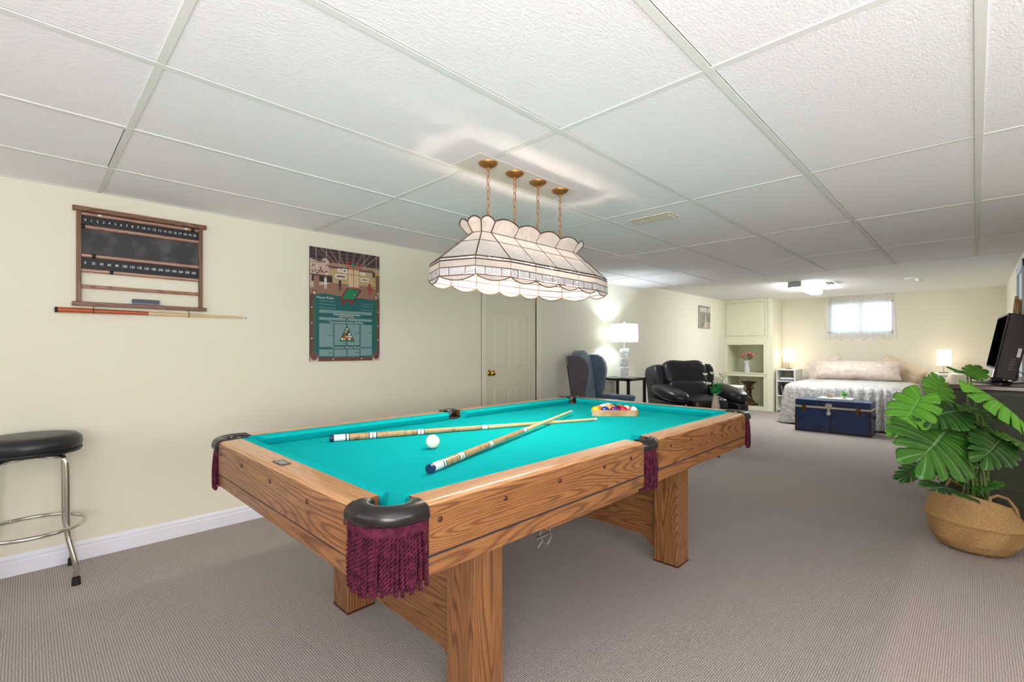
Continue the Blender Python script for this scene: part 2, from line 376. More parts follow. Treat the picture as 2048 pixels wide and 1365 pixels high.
    def build(s, name, mats, parent=None, smooth=None, bevel=0, org=None, sub=0, solid=0):
        """org: world point the mesh is given in world space relative to (subtracted)"""
        me = bpy.data.meshes.new(name)
        v = s.v if org is None else [(p[0]-org[0], p[1]-org[1], p[2]-org[2]) for p in s.v]
        me.from_pydata([tuple(p) for p in v], [], s.f); me.validate()
        if len(me.polygons) == len(s.m): me.polygons.foreach_set('material_index', s.m)
        bm = bmesh.new(); bm.from_mesh(me); bmesh.ops.remove_doubles(bm, verts=bm.verts, dist=1e-6) if s.uv is None else None
        bmesh.ops.recalc_face_normals(bm, faces=bm.faces); bm.to_mesh(me); bm.free()
        for m_ in (mats if isinstance(mats, (list, tuple)) else [mats]): me.materials.append(M[m_])
        if smooth is not None:
            me.polygons.foreach_set('use_smooth', [True]*len(me.polygons))
            if smooth < 180: me.set_sharp_from_angle(angle=radians(smooth))
        me.update()
        o = bpy.data.objects.new(name, me); COL.objects.link(o)
        if parent: o.parent = parent
        if solid: md = o.modifiers.new('thickness', 'SOLIDIFY'); md.thickness = solid; md.offset = 0
        if bevel:
            md = o.modifiers.new('bevel', 'BEVEL'); md.width = bevel; md.segments = 2; md.limit_method = 'ANGLE'; md.angle_limit = radians(40); md.harden_normals = False
        if sub: md = o.modifiers.new('subsurf', 'SUBSURF'); md.levels = sub; md.render_levels = sub
        return o

def tag(o, label, cat, group=None):
    o['label'] = label; o['category'] = cat
    if group: o['group'] = group
    return o
def thing(name, label, cat, loc=(0, 0, 0), rz=0, group=None):
    o = bpy.data.objects.new(name, None); COL.objects.link(o); o.location = loc; o.rotation_euler = (0, 0, rz); o.empty_display_size = 0.1
    return tag(o, label, cat, group)
def struct(name, mb, m, parent=None, **k):
    o = mb.build(name, m, parent, **k)
    if not parent: o['kind'] = 'structure'
    return o
def TR(loc=(0, 0, 0), rz=0, ry=0, rx=0):
    return Matrix.Translation(loc) @ Matrix.Rotation(rz, 4, 'Z') @ Matrix.Rotation(ry, 4, 'Y') @ Matrix.Rotation(rx, 4, 'X')
def text_part(name, s, size, m, parent, T, align='CENTER', thick=0.0003, sx=1.0):
    cu = bpy.data.curves.new(name, 'FONT'); cu.body = s; cu.size = size; cu.align_x = align; cu.align_y = 'CENTER'; cu.extrude = thick
    tmp = bpy.data.objects.new(name+'_tmp', cu); COL.objects.link(tmp)
    dg = bpy.context.evaluated_depsgraph_get(); me = bpy.data.meshes.new_from_object(tmp.evaluated_get(dg)); bpy.data.objects.remove(tmp)
    me.transform(T @ Matrix.Diagonal((sx, 1, 1, 1))); me.materials.clear(); me.materials.append(M[m]); me.name = name
    o = bpy.data.objects.new(name, me); COL.objects.link(o); o.parent = parent; return o
def text_mesh(s, size, T, sx=1.0, align='CENTER'):
    cu = bpy.data.curves.new('t', 'FONT'); cu.body = s; cu.size = size; cu.align_x = align; cu.align_y = 'CENTER'
    tmp = bpy.data.objects.new('tmp', cu); COL.objects.link(tmp)
    dg = bpy.context.evaluated_depsgraph_get(); me = bpy.data.meshes.new_from_object(tmp.evaluated_get(dg)); bpy.data.objects.remove(tmp)
    TT = T @ Matrix.Diagonal((sx, 1, 1, 1))
    v = [tuple(TT @ x.co) for x in me.vertices]; f = [tuple(p.vertices) for p in me.polygons]; bpy.data.meshes.remove(me)
    return v, f

def TWALL(x, y, z):
    return Matrix.Translation((x, y, z)) @ Matrix(((0, 0, 1, 0), (1, 0, 0, 0), (0, 1, 0, 0), (0, 0, 0, 1)))

# ================================================================ the room
mb = MB(); mb.add([(XW-.1, YB-.1, 0), (XN+.1, YB-.1, 0), (XN+.1, YF+.3, 0), (XW-.1, YF+.3, 0), (XW-.1, YB-.1, -.05), (XN+.1, YB-.1, -.05), (XN+.1, YF+.3, -.05), (XW-.1, YF+.3, -.05)],
                 [(0, 1, 2, 3), (7, 6, 5, 4), (0, 4, 5, 1), (1, 5, 6, 2), (2, 6, 7, 3), (3, 7, 4, 0)])
struct('floor', mb, 'carpet')
# left wall with the door opening
DY0, DY1, DZ = 3.231, 4.006, 1.965
mb = MB().box(XW-.12, XW, YB, DY0, 0, 2.2).box(XW-.12, XW, DY1, YF, 0, 2.2).box(XW-.12, XW, DY0, DY1, DZ, 2.2)
struct('wall_left', mb, 'wall_paint')
WX0, WX1, WZ0, WZ1 = -1.93, -0.99, 1.43, 2.01
mb = MB().box(XW-.12, WX0, YF, YF+.22, 0, 2.2).box(WX1, XR+.1, YF, YF+.22, 0, 2.2).box(WX0, WX1, YF, YF+.22, 0, WZ0).box(WX0, WX1, YF, YF+.22, WZ1, 2.2)
struct('wall_far', mb, 'wall_paint')
DRY0, DRY1 = 6.62, 7.38
mb = MB().box(XR, XR+.1, YN, DRY0, 0, 2.2).box(XR, XR+.1, DRY1, YF, 0, 2.2).box(XR, XR+.1, DRY0, DRY1, 1.94, 2.2)
struct('wall_right', mb, 'wall_paint')
struct('wall_right_return', MB().box(XR+.1, XN+.1, YN, YN+.1, 0, 2.2), 'wall_paint')
mb = MB().box(XW-.12, -3.1, YB-.1, YB, 0, 2.2).box(0.0, XN+.1, YB-.1, YB, 0, 2.2).box(-3.1, 0, YB-.1, YB, 0, .9).box(-3.1, 0, YB-.1, YB, 1.95, 2.2)
struct('wall_back', mb, 'wall_paint')
mb = MB().box(XN, XN+.1, YB, -.75, 0, 2.2).box(XN, XN+.1, 1.95, YN, 0, 2.2).box(XN, XN+.1, -.75, 1.95, 0, .9).box(XN, XN+.1, -.75, 1.95, 1.95, 2.2)
struct('wall_near_right', mb, 'wall_paint')

# suspended ceiling: tiles, with a real gap beside the bars, then the bars
def tiles_mat():
    m = mat('ceiling_tile', srgb(247, 243, 245), 0.95, spec=0.15)
    nt = m.node_tree; N = nt.nodes; L = nt.links; b = N['Principled BSDF']
    tc = N.new('ShaderNodeTexCoord'); mp = N.new('ShaderNodeMapping'); mp.inputs['Scale'].default_value = (150, 75, 100); mp.inputs['Rotation'].default_value = (0, 0, 0.2)
    L.new(tc.outputs['Object'], mp.inputs[0])
    n = N.new('ShaderNodeTexNoise'); n.inputs['Scale'].default_value = 1; n.inputs['Detail'].default_value = 2; L.new(mp.outputs[0], n.inputs['Vector'])
    bp = N.new('ShaderNodeBump'); bp.inputs['Strength'].default_value = 0.6; bp.inputs['Distance'].default_value = 0.003
    L.new(n.outputs['Fac'], bp.inputs['Height']); L.new(bp.outputs['Normal'], b.inputs['Normal'])
tiles_mat()
DX = [0.01+0.61*k for k in range(5, 0, -1)]+[0.01, -.60, -1.195, -1.80, -2.41, -3.01]
DX = sorted([x for x in DX if x < XN]+[XN, XW])
CY = [0.29-1.225*k for k in range(3, 0, -1)]+[0.29, 1.50, 2.74, 3.96, 5.19, YD]
CY = sorted([y for y in CY if y > YB]+[YB])
mb = MB(); gap = 0.0022
for i in range(len(DX)-1):
    for j in range(len(CY)-1):
        if DX[i] > XR-.02 and CY[j] > YN-.1: continue
        x0 = DX[i]+.006; x1 = DX[i+1]-.006; y0 = CY[j]+.006; y1 = CY[j+1]-.006
        if DX[i] in (-.60, -1.195, -1.80): x0 = DX[i]+.0125+gap
        if (i+j) % 3 == 0: y1 = CY[j+1]-.0125-gap*.7
        mb.box(x0, x1, y0, y1, ZC+.002, ZC+.018)
struct('ceiling', mb, 'ceiling_tile')
struct('ceiling_plenum', MB().box(XW, XN, YB, YD, ZC+.09, ZC+.12), 'plenum_dark')
mb = MB()
for x in DX[1:-1]: mb.box(x-.0125, x+.0125, YB, YD if x < XR else YN, ZC-.0015, ZC+.002)
for y in CY[1:-1]: mb.box(XW, XN if y < YN else XR, y-.0115, y+.0115, ZC-.0008, ZC+.0018)
mb.box(XW, XW+.015, YB, YD, ZC-.001, ZC+.003).box(XW, XR, YD-.022, YD, ZC-.001, ZC+.003)
struct('trim_1', mb, 'grid_metal')
mb = MB().box(XW-.1, XR+.1, YD, YF+.1, ZC2, ZC2+.05).box(XW-.1, XR+.1, YD, YD+.012, ZC+.002, ZC2+.02)
struct('ceiling_bedroom', mb, 'ceiling_paint')

# baseboards with a moulded top
BP = [(0, 0), (.014, 0), (.014, .068), (.009, .076), (.011, .086), (.006, .098), (0, .104)]
def base_y(mb, x, y0, y1, s): mb.prism([(x+s*a, z) for a, z in BP], y0, y1, 'y')
def base_x(mb, y, x0, x1, s): mb.prism([(y+s*a, z) for a, z in BP], x0, x1, 'x')
mb = MB(); base_y(mb, XW, YB, DY0-.062, 1); base_y(mb, XW, DY1+.062, 9.56, 1); struct('baseboard_left', mb, 'trim_white', smooth=30)
mb = MB(); base_x(mb, YF, -2.76, XR, -1); struct('baseboard_far', mb, 'trim_white', smooth=30)
mb = MB(); base_y(mb, XR, YN, DRY0-.06, -1); base_y(mb, XR, DRY1+.06, YF, -1); struct('baseboard_right', mb, 'trim_white', smooth=30)
mb = MB(); base_x(mb, YB, XW, XN, 1); struct('baseboard_back', mb, 'trim_white', smooth=30)

# left wall door with its casing
def casing(mb, x, y0, y1, zt, w, s):
    for a, b_ in ((y0-w, y0), (y1, y1+w)): mb.box(x-.02*s, x+.014*s, a, b_, 0, zt+w); mb.box(x, x+.019*s, a if a < y0-.01 else b_-.015, (a+.015) if a < y0-.01 else b_, 0, zt+w)
    mb.box(x-.02*s, x+.014*s, y0-w, y1+w, zt, zt+w)
mb = MB(); casing(mb, XW, DY0, DY1, DZ, .06, 1); struct('trim_2', mb, 'trim_cream', bevel=.003)
dr = thing('door_1', 'cream six-panel door with a brass knob in the left wall', 'door', (XW-.012, DY0, 0))
dr['kind'] = 'structure'
mb = MB(); dw = DY1-DY0; cols = [(.115, .345), (.43, .66)]; rows = [(.22, .77), (.955, 1.53), (1.665, 1.86)]
mb.box(-.035, -.008, .003, dw-.003, .012, DZ-.003)
ys = [.003]+[c for p in cols for c in p]+[dw-.003]; zs = [.012]+[c for p in rows for c in p]+[DZ-.003]
for i in range(5):
    for j in range(7):
        if i % 2 == 1 and j % 2 == 1: continue
        mb.box(-.01, .0, ys[i], ys[i+1], zs[j], zs[j+1])
mb.build('slab', 'door_paint', dr)
for (a, b_) in cols:
    for (c, d) in rows:
        p = MB(); q = .022
        p.loft([[(-.008, a+.004, c+.004), (-.008, b_-.004, c+.004), (-.008, b_-.004, d-.004), (-.008, a+.004, d-.004)], [(-.009, a+.012, c+.012), (-.009, b_-.012, c+.012), (-.009, b_-.012, d-.012), (-.009, a+.012, d-.012)],
                [(-.002, a+q+.012, c+q+.012), (-.002, b_-q-.012, c+q+.012), (-.002, b_-q-.012, d-q-.012), (-.002, a+q+.012, d-q-.012)]], cap=False)
        p.add([(-.002, a+q+.012, c+q+.012), (-.002, b_-q-.012, c+q+.012), (-.002, b_-q-.012, d-q-.012), (-.002, a+q+.012, d-q-.012)], [(0, 1, 2, 3)])
        p.build('door_panel', 'door_paint', dr)
k = MB().lathe([(0, 0), (.033, 0), (.034, .004), (.028, .010), (.013, .012), (.012, .032), (.02, .04), (.028, .05), (.028, .06), (.018, .07), (0, .072)], 20, T=Matrix.Translation((0, .068, .913)) @ Matrix.Rotation(pi/2, 4, 'Y'))
k.build('door_knob', 'brass', dr, smooth=40)['label'] = 'polished brass knob'
for z in (.25, 1.72): MB().tube([(.004, dw+.004, z-.045), (.004, dw+.004, z+.045)], .006).build('hinge', 'antique_brass', dr)

# right wall door casing and slab
mb = MB()
for a, b_ in ((DRY0-.07, DRY0), (DRY1, DRY1+.07)): mb.box(XR-.016, XR+.06, a, b_, 0, 2.01)
mb.box(XR-.016, XR+.02, DRY0-.07, DRY1+.07, 1.94, 2.01); struct('trim_3', mb, 'door_blue_white', bevel=.004)
d2 = thing('door_2', 'pale blue-white door in the right wall beyond the dresser', 'door', (XR+.001, DRY0, 0)); d2['kind'] = 'structure'
MB().box(0, .035, .003, .757, .01, 1.937).build('slab', 'door_blue_white', d2)
MB().box(-.004, .0, .003, .757, .01, .03).build('bottom_rail', 'door_blue_white', d2)

# windows
def window(name, x0, x1, z0, z1, y, s, mull=1):
    t = bpy.data.objects.new(name, None); COL.objects.link(t); t.location = ((x0+x1)/2, y, z0); t['kind'] = 'structure'
    wd = (x1-x0)/2; h = z1-z0; f = MB()
    for a in (-wd, wd-.04): f.box(a, a+.04, -.02, .02, 0, h)
    f.box(-wd, wd, -.02, .02, 0, .04).box(-wd, wd, -.02, .02, h-.04, h)
    for i in range(mull): xx = -wd+2*wd*(i+1)/(mull+1); f.box(xx-.02, xx+.02, -.02, .02, 0, h)
    f.build('window_frame', 'trim_white', t)
    MB().box(-wd+.02, wd-.02, -.003, .003, .02, h-.02).build('glass_pane', 'window_glass', t)
    return t
def glassmat():
    m = bpy.data.materials.new('window_glass'); m.use_nodes = True; nt = m.node_tree; N = nt.nodes; L = nt.links
    out = N['Material Output']; N.remove(N['Principled BSDF']); tr = N.new('ShaderNodeBsdfTransparent'); g = N.new('ShaderNodeBsdfGlossy'); g.inputs['Roughness'].default_value = .02
    fr = N.new('ShaderNodeFresnel'); fr.inputs[0].default_value = 1.3; mx = N.new('ShaderNodeMixShader')
    L.new(fr.outputs[0], mx.inputs[0]); L.new(tr.outputs[0], mx.inputs[1]); L.new(g.outputs[0], mx.inputs[2]); L.new(mx.outputs[0], out.inputs[0]); M['window_glass'] = m
glassmat()
window('window_1', WX0, WX1, WZ0, WZ1, YF+.17, 1)
window('window_2', -3.1, 0, .9, 1.95, YB-.05, 1, 3)
t = window('added_side_window', -1.35, 1.35, .9, 1.95, 0, 1, 2); t.location = (XN+.05, .6, .9); t.rotation_euler = (0, 0, pi/2)  # unseen window added as the opening for the side fill
mb = MB().box(WX0-.0, WX1+.0, YF-.02, YF+.15, WZ0-.02, WZ0+.002)
struct('trim_4', mb, 'trim_white', bevel=.003)
# mini blind behind the curtain
t = thing('window_blind', 'white horizontal mini blind closed over the window above the bed', 'window blind', (-1.46, YF+.05, WZ0))
mb = MB()
for i in range(26):
    z = .02+i*.0205; mb.add([(-.43, -.008, z), (.43, -.008, z), (.43, .008, z+.019), (-.43, .008, z+.019)], [(0, 1, 2, 3)])
mb.build('slats', 'blind_vinyl', t); MB().box(-.44, .44, -.014, .014, .55, .578).build('head_rail', 'white_paint', t); MB().box(-.43, .43, -.01, .01, .002, .014).build('bottom_rail', 'white_paint', t)
MB().tube([(-.02, -.016, .55), (-.018, -.018, .3), (-.02, -.016, .08)], .002, 6).build('tilt_wand', 'cord_white', t)
# sheer curtain
t = thing('sheer_curtain', 'white sheer curtain hanging over the small window above the bed', 'curtain', (-1.46, YF-.035, 1.32))
mb = MB(); nx, nz = 120, 14; vs_, fs = [], []
for j in range(nz+1):
    f = j/nz; z = .785*(1-f)
    for i in range(nx+1):
        u = i/nx; hw = .475+.045*(f**.6)
        am = .006+.012*f
        x = (u*2-1)*hw; y = am*sin(u*2*pi*13+1.3*sin(u*9))+.004*sin(u*71)
        zz = z+(0.012*sin(u*2*pi*6.5+.5)*f)
        vs_.append((x, y-.01, zz))
for j in range(nz):
    for i in range(nx): a = j*(nx+1)+i; fs.append((a, a+1, a+nx+2, a+nx+1))
mb.add(vs_, fs).build('cloth', 'sheer_cloth', t, smooth=180)
MB().tube([(-.50, -.004, .785), (.50, -.004, .785)], .006, 8).build('curtain_rod', 'metal_grey', t, smooth=180)

# ================================================================ ceiling fittings
t = thing('tube_light', 'white fluorescent wraparound ceiling light over the foot of the bed', 'ceiling light', (-1.82, 7.56, ZC2))
MB().box(-.085, .085, -.02, 0, -.075, 0).build('end_cap', 'metal_grey', t, bevel=.004); MB().box(-.085, .085, 1.26, 1.28, -.075, 0).build('end_cap', 'metal_grey', t, bevel=.004)
MB().box(-.07, .07, 0, 1.26, -.02, 0).build('housing', 'white_paint', t)
MB().prism([(-.082, -.02), (.082, -.02), (.078, -.062), (.05, -.074), (-.05, -.074), (-.078, -.062)], 0, 1.26, 'y').build('diffuser', 'tube_diffuser', t, smooth=30)
t = thing('ceiling_vent', 'slotted beige air vent in the tiled ceiling beyond the hanging lamp', 'vent', (-1.54, 2.925, ZC-.002))
MB().box(-.15, .15, -.07, .07, -.006, 0).box(-.125, .125, -.05, .05, -.0062, -.001).build('frame', 'vent_cream', t, bevel=.002)
MB().box(-.125, .125, -.047, .047, -.0075, -.006).build('duct_opening', 'rusty_brass', t)
mb = MB()
for i in range(22): mb.box(-.125+i*.0118, -.119+i*.0118, -.047, .047, -.011, -.006)
for y in (-.016, .016): mb.box(-.125, .125, y-.003, y+.003, -.0115, -.006)
mb.build('slats', 'vent_cream', t)
t = thing('ceiling_vent', 'thin dark-slotted air vent in the bedroom ceiling beside the tube light', 'vent', (-1.47, 8.0, ZC2-.001))
MB().box(-.07, .07, -.16, .16, -.006, 0).build('frame', 'white_paint', t, bevel=.002)
MB().box(-.045, -.02, -.13, .13, -.008, -.006).box(.0, .02, -.13, .13, -.008, -.006).build('slats', 'plenum_dark', t)  # solid dark strips stand in for the shade inside the vent slots
t = thing('ceiling_plate', 'small round white plate on the bedroom ceiling right of the tube light', 'ceiling plate', (-.53, 8.25, ZC2))
MB().lathe([(0, -.012), (.12, -.012), (.15, -.006), (.155, 0)], 32).build('plate', 'white_paint', t, smooth=40)  # blank rosette plate of a ceiling light
MB().lathe([(0, -.05), (.02, -.05), (.035, -.04), (.045, -.012)], 24).build('knob', 'white_paint', t, smooth=40)

# ================================================================ pool table
X1, X0, Y0, Y1, ZT = -.933, -2.285, .535, 2.985, .792
ZB = .749; CXT, CYT = (X0+X1)/2, (Y0+Y1)/2; O = (CXT, CYT, 0)
pt = thing('pool_table', 'oak pool table with turquoise cloth and fringed black-rimmed pockets', 'pool table', O)
CW = .138            # corner length taken by the pocket casting
RW, NW = .084, .134  # wood width, nose distance from the outside
def rail_profile():
    p = [(.004, .663), (.0, .666), (0, ZT-.022)]
    for i in range(6): a = pi - (pi/2)*i/5; p.append((.02+.02*cos(a), ZT-.02+.02*sin(a)))
    return p+[(RW, ZT), (RW, ZT-.03), (.03, ZT-.04), (.03, .663)]
RP = rail_profile()
def rail_piece(a0, a1, side):
    m1 = MB()
    if side in 'LR':
        sx = -1 if side == 'R' else 1; xo = X1 if side == 'R' else X0
        m1.prism([(xo+sx*u, z) for u, z in RP], a0, a1, 'y'); mt = 'oak_y'
    else:
        sy = 1 if side == 'N' else -1; yo = Y0 if side == 'N' else Y1
        m1.prism([(yo+sy*u, z) for u, z in RP], a0, a1, 'x'); mt = 'oak_x'
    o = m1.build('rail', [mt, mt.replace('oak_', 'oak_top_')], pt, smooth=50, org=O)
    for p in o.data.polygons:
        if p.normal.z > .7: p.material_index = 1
    return o
def cushion(a0, a1, side, e0, e1):
    """e0,e1: how far the nose is cut back at either end"""
    prof = [(RW+.001, ZT-.001), (RW+.02, ZT+.0005), (NW-.008, ZT-.006), (NW, ZT-.012), (NW-.002, ZT-.018), (NW-.02, ZB+.001), (RW+.001, ZB-.005)]
    vs_ = []
    for end in (0, 1):
        for (u, z) in prof:
            k_ = max(0, (u-RW))/(NW-RW); a = a0+e0*k_ if end == 0 else a1-e1*k_
            if side == 'R': vs_.append((X1-u, a, z))
            elif side == 'L': vs_.append((X0+u, a, z))
            elif side == 'N': vs_.append((a, Y0+u, z))
            else: vs_.append((a, Y1-u, z))
    n = len(prof); fs = [tuple(range(n)), tuple(range(n, 2*n))]+[(i, (i+1) % n, n+(i+1) % n, n+i) for i in range(n)]
    MB().add(vs_, fs).build('cushion', 'felt', pt, smooth=35, org=O)
SP = .062
ymid = CYT
for s in 'RL':
    rail_piece(Y0+CW, ymid-SP, s); rail_piece(ymid+SP, Y1-CW, s)
    cushion(Y0+.125, ymid-.05, s, .048, .018); cushion(ymid+.05, Y1-.125, s, .018, .048)
for s in 'NF':
    rail_piece(X0+CW, X1-CW, s); cushion(X0+.125, X1-.125, s, .048, .048)
# lower trim under the rails and the dark groove
for s in 'RLNF':
    g = MB(); a = MB()
    if s in 'RL':
        xo, sx = (X1, -1) if s == 'R' else (X0, 1)
        g.box(*sorted((xo+sx*.006, xo+sx*.03)), Y0+.05, Y1-.05, .655, .666); a.prism([(xo+sx*.004, .657), (xo+sx*.006, .612), (xo+sx*.03, .612), (xo+sx*.03, .657)], Y0+.07, Y1-.07, 'y'); mt = 'oak_y'
    else:
        yo, sy = (Y0, 1) if s == 'N' else (Y1, -1)
        g.box(X0+.05, X1-.05, *sorted((yo+sy*.006, yo+sy*.03)), .655, .666); a.prism([(yo+sy*.004, .657), (yo+sy*.006, .612), (yo+sy*.03, .612), (yo+sy*.03, .657)], X0+.07, X1-.07, 'x'); mt = 'oak_x'
    g.build('groove', 'groove_blue_grey', pt, org=O); a.build('apron', mt, pt, bevel=.002, org=O)
# bed cloth with rounded cut-outs at the pockets
def arc(cx, cy, r, a0, a1, n=8): return [(cx+r*cos(radians(a0+(a1-a0)*i/n)), cy+r*sin(radians(a0+(a1-a0)*i/n))) for i in range(n+1)]
hc = .088; hr = .052; b0 = RW-.006
poly = []
poly += arc(X0+hc, Y0+hc, hr, 160, -70+0, 10)[::1]
# build outline counter clockwise starting after the near-left corner
poly = []
poly += [(X0+.14, Y0+b0), (X1-.14, Y0+b0)]
poly += arc(X1-hc, Y0+hc, hr, 200+0, 70, 10) if False else []
def corner(cx, cy, sx, sy):
    # points of the bite taken out of the sheet, going from the x-running edge to the y-running edge
    a = [(cx+sx*.14, cy+sy*b0), (cx+sx*(hc+.045), cy+sy*(hc+.02))]
    b = arc(0, 0, hr, -25, 115, 8); b = [(cx+sx*(hc+p[0]), cy+sy*(hc+p[1])) for p in b]
    return a[:1]+b+[(cx+sx*b0, cy+sy*.14)]
def sidebite(x, sx):
    b = arc(0, 0, .048, -80, 80, 8); return [(x+sx*b0, CYT-.06)]+[(x+sx*(.052+p[0]), CYT+p[1]) for p in b]+[(x+sx*b0, CYT+.06)]
poly = corner(X0, Y0, 1, 1)[::-1]+corner(X1, Y0, -1, 1)+sidebite(X1, -1)+corner(X1, Y1, -1, -1)[::-1]+corner(X0, Y1, 1, -1)+sidebite(X0, 1)[::-1]
bm = bmesh.new(); vv = [bm.verts.new((x-CXT, y-CYT, ZB)) for x, y in poly]; fc = bm.faces.new(vv)
r_ = bmesh.ops.extrude_face_region(bm, geom=[fc]); bmesh.ops.translate(bm, verts=[e for e in r_['geom'] if isinstance(e, bmesh.types.BMVert)], vec=(0, 0, -.012))
bmesh.ops.triangulate(bm, faces=[f for f in bm.faces if len(f.verts) > 4]); bmesh.ops.recalc_face_normals(bm, faces=bm.faces)
me = bpy.data.meshes.new('bed_cloth'); bm.to_mesh(me); bm.free(); me.materials.append(M['felt']); o = bpy.data.objects.new('bed_cloth', me); COL.objects.link(o); o.parent = pt
mb = MB().box(X0+.16, X1-.16, Y0+.16, Y1-.16, .69, ZB-.014); mb.build('slate_bed', 'slate', pt, org=O)
mb = MB()
for x in (X0+.05, X1-.09): mb.box(x, x+.04, Y0+.16, ymid-.07, .63, .73).box(x, x+.04, ymid+.07, Y1-.16, .63, .73)
for y in (Y0+.05, Y1-.09): mb.box(X0+.16, X1-.16, y, y+.04, .63, .73)
mb.box(X0+.3, X1-.3, Y0+.42, Y0+.50, .60, .69).box(X0+.3, X1-.3, Y1-.50, Y1-.42, .60, .69)
mb.build('bed_frame', 'oak_y', pt, org=O)
# legs with dark feet
for lx in (-1.26, -2.09):
    for ly in (.98, 2.405):
        lg = MB().box(lx, lx+.135, ly, ly+.128, .006, .612).build('leg', 'oak_z', pt, bevel=.003, org=O)
        MB().box(lx-.002, lx+.137, ly-.002, ly+.13, 0, .008).build('foot_pad', 'plug_dark', lg, org=O)
# cross panels with a shaped lower edge
for ly in (1.03, 2.45):
    a, b_ = -1.955, -1.26
    low = [(a, .055), (a+.045, .062), (a+.06, .075), (a+.075, .098), (a+.11, .108), (b_-.11, .108), (b_-.075, .098), (b_-.06, .075), (b_-.045, .062), (b_, .055)]
    MB().prism([(x, z) for x, z in low]+[(b_, .60), (a, .60)], ly, ly+.03, 'y').build('cross_panel', 'oak_x', pt, org=O)
# nameplate on the near rail
np_ = MB().box(-.038, .038, -.017, .017, 0, .0025, T=TR((-1.60, Y0+.042, ZT), 0)).build('nameplate', 'plaque', pt, bevel=.001, org=O)
np_['label'] = 'small grey metal nameplate'
mb = MB()
for k_ in range(3): mb.box(-.028, .028, -.010+k_*.008, -.007+k_*.008, .0025, .003, T=TR((-1.60, Y0+.042, ZT), 0))
mb.build('plate_engraving', 'stitch', np_, org=O)
# round bolt covers along the outer faces
def plug(loc, axis, s):
    T = Matrix.Translation(loc) @ (Matrix.Rotation(s*pi/2, 4, 'Y') if axis == 'x' else Matrix.Rotation(-s*pi/2, 4, 'X'))
    MB().lathe([(0, .003), (.006, .003), (.0075, .001), (.0075, -.001)], 12, T=T).build('bolt_cover', 'plug_dark', pt, smooth=60, org=O)
for y in (.705, .93, 1.17, 1.42, 1.60, 1.93, 2.13, 2.37, 2.60, 2.80):
    plug((X1, y, .745), 'x', 1); plug((X0, y, .745), 'x', -1)
for x in (-2.12, -1.86, -1.58, -1.30, -1.08): plug((x, Y0, .745), 'y', -1); plug((x, Y1, .745), 'y', 1)
# bridge-clip bracket hanging under the right side
mb = MB(); bx, by = X1-.03, 1.10
for q in (0, .045):
    mb.tube([(bx-q*0, by+.03+q, .612), (bx, by+.01+q, .585), (bx, by+.022+q, .565), (bx, by+.0+q, .545)], .003, 6)
mb.box(bx-.004, bx+.004, by-.005, by+.055, .575, .58).tube([(bx, by, .545), (bx, by+.022, .56), (bx, by+.045, .545)], .003, 6)
mb.build('cue_clip', 'bracket_metal', pt, org=O)['label'] = 'small metal clip'
mb = MB().box(X1-.05, X1-.035, 1.15, 1.72, .585, .611); mb.build('under_slat', 'oak_y', pt, bevel=.002, org=O)

def strand_mesh(mb, path, z0, z1, n, flare, seed, turns=13, r=.0030, ro=.0030):
    """twisted two-ply cords hanging along a plan path of points (x, y, outward normal)"""
    rng = random.Random(seed)
    for i in range(n):
        f = (i+.5)/n*(len(path)-1); k_ = int(f); fr = f-k_
        p = Vector(path[k_][:2]).lerp(Vector(path[min(k_+1, len(path)-1)][:2]), fr); nn = Vector(path[k_][2:4])
        tg = Vector((-nn.y, nn.x))
        drift = rng.uniform(-.006, .006); zend = z1+rng.uniform(-.006, .006); fl = flare*rng.uniform(.6, 1.3)
        segs = 54; base = []
        for s_ in range(segs+1):
            u = s_/segs; c = p+nn*(fl*u*u*.6+.004*sin(u*3))+tg*(drift*u)
            base.append(Vector((c.x, c.y, z0+(zend-z0)*u)))
        ph0 = rng.uniform(0, 6.28)
        for ply in (0, pi):
            pts = []
            for s_, b_ in enumerate(base):
                a = turns*pi*s_/segs*1.0+ply+ph0
                pts.append((b_.x+ro*cos(a), b_.y+ro*sin(a), b_.z))
            mb.tube(pts, r, 5, cap=False)
def corner_path():
    """outer plan curve of a corner pocket in corner coordinates: list of (x, y, nx, ny)"""
    P_ = []; R_ = .098
    P_.append((.132, -.004, 0, -1)); P_.append((R_+.01, -.004, 0, -1))
    for i in range(13):
        a = radians(270-90*i/12); P_.append((R_-.0+R_*cos(a)-.004, R_+R_*sin(a)-.004, cos(a), sin(a)))
    P_.append((-.004, R_+.01, -1, 0)); P_.append((-.004, .132, -1, 0))
    return P_
def side_path():
    P_ = []
    for i in range(13):
        a = radians(250-140*i/12); P_.append((.030+.062*cos(a)*.62, .064*sin(a), cos(a), sin(a)))
    return P_
def cap_mesh(path, inner, zt):
    mb = MB(); rings = []
    for (x, y, nx, ny), (ix, iy) in zip(path, inner):
        o_ = Vector((x, y)); i_ = Vector((ix, iy)); n_ = Vector((nx, ny)); L_ = lambda f: i_.lerp(o_, f)
        prof = [(i_, zt-.036), (i_, zt-.006), (L_(.12), zt+.001), (L_(.45), zt+.006), (L_(.8), zt+.004), (o_+n_*.002, zt-.004), (o_+n_*.007, zt-.014), (o_+n_*.008, zt-.028), (o_+n_*.004, zt-.036), (o_-n_*.006, zt-.040)]
        rings.append([(p.x, p.y, z) for p, z in prof])
    mb.loft(rings, closed=True); return mb
cpath = corner_path(); cin = []
for i, (x, y, nx, ny) in enumerate(cpath):
    f = i/(len(cpath)-1); a = radians(-38+ -194*f) if False else radians(308-166*f-0)
    cin.append((.088+.050*cos(a), .088+.050*sin(a)))
cin[0] = (.132, .068); cin[-1] = (.068, .132)
spath = side_path(); sin_ = []
for i, q in enumerate(spath):
    a = radians(265-170*i/(len(spath)-1)); sin_.append((.058+.044*cos(a), .046*sin(a)))
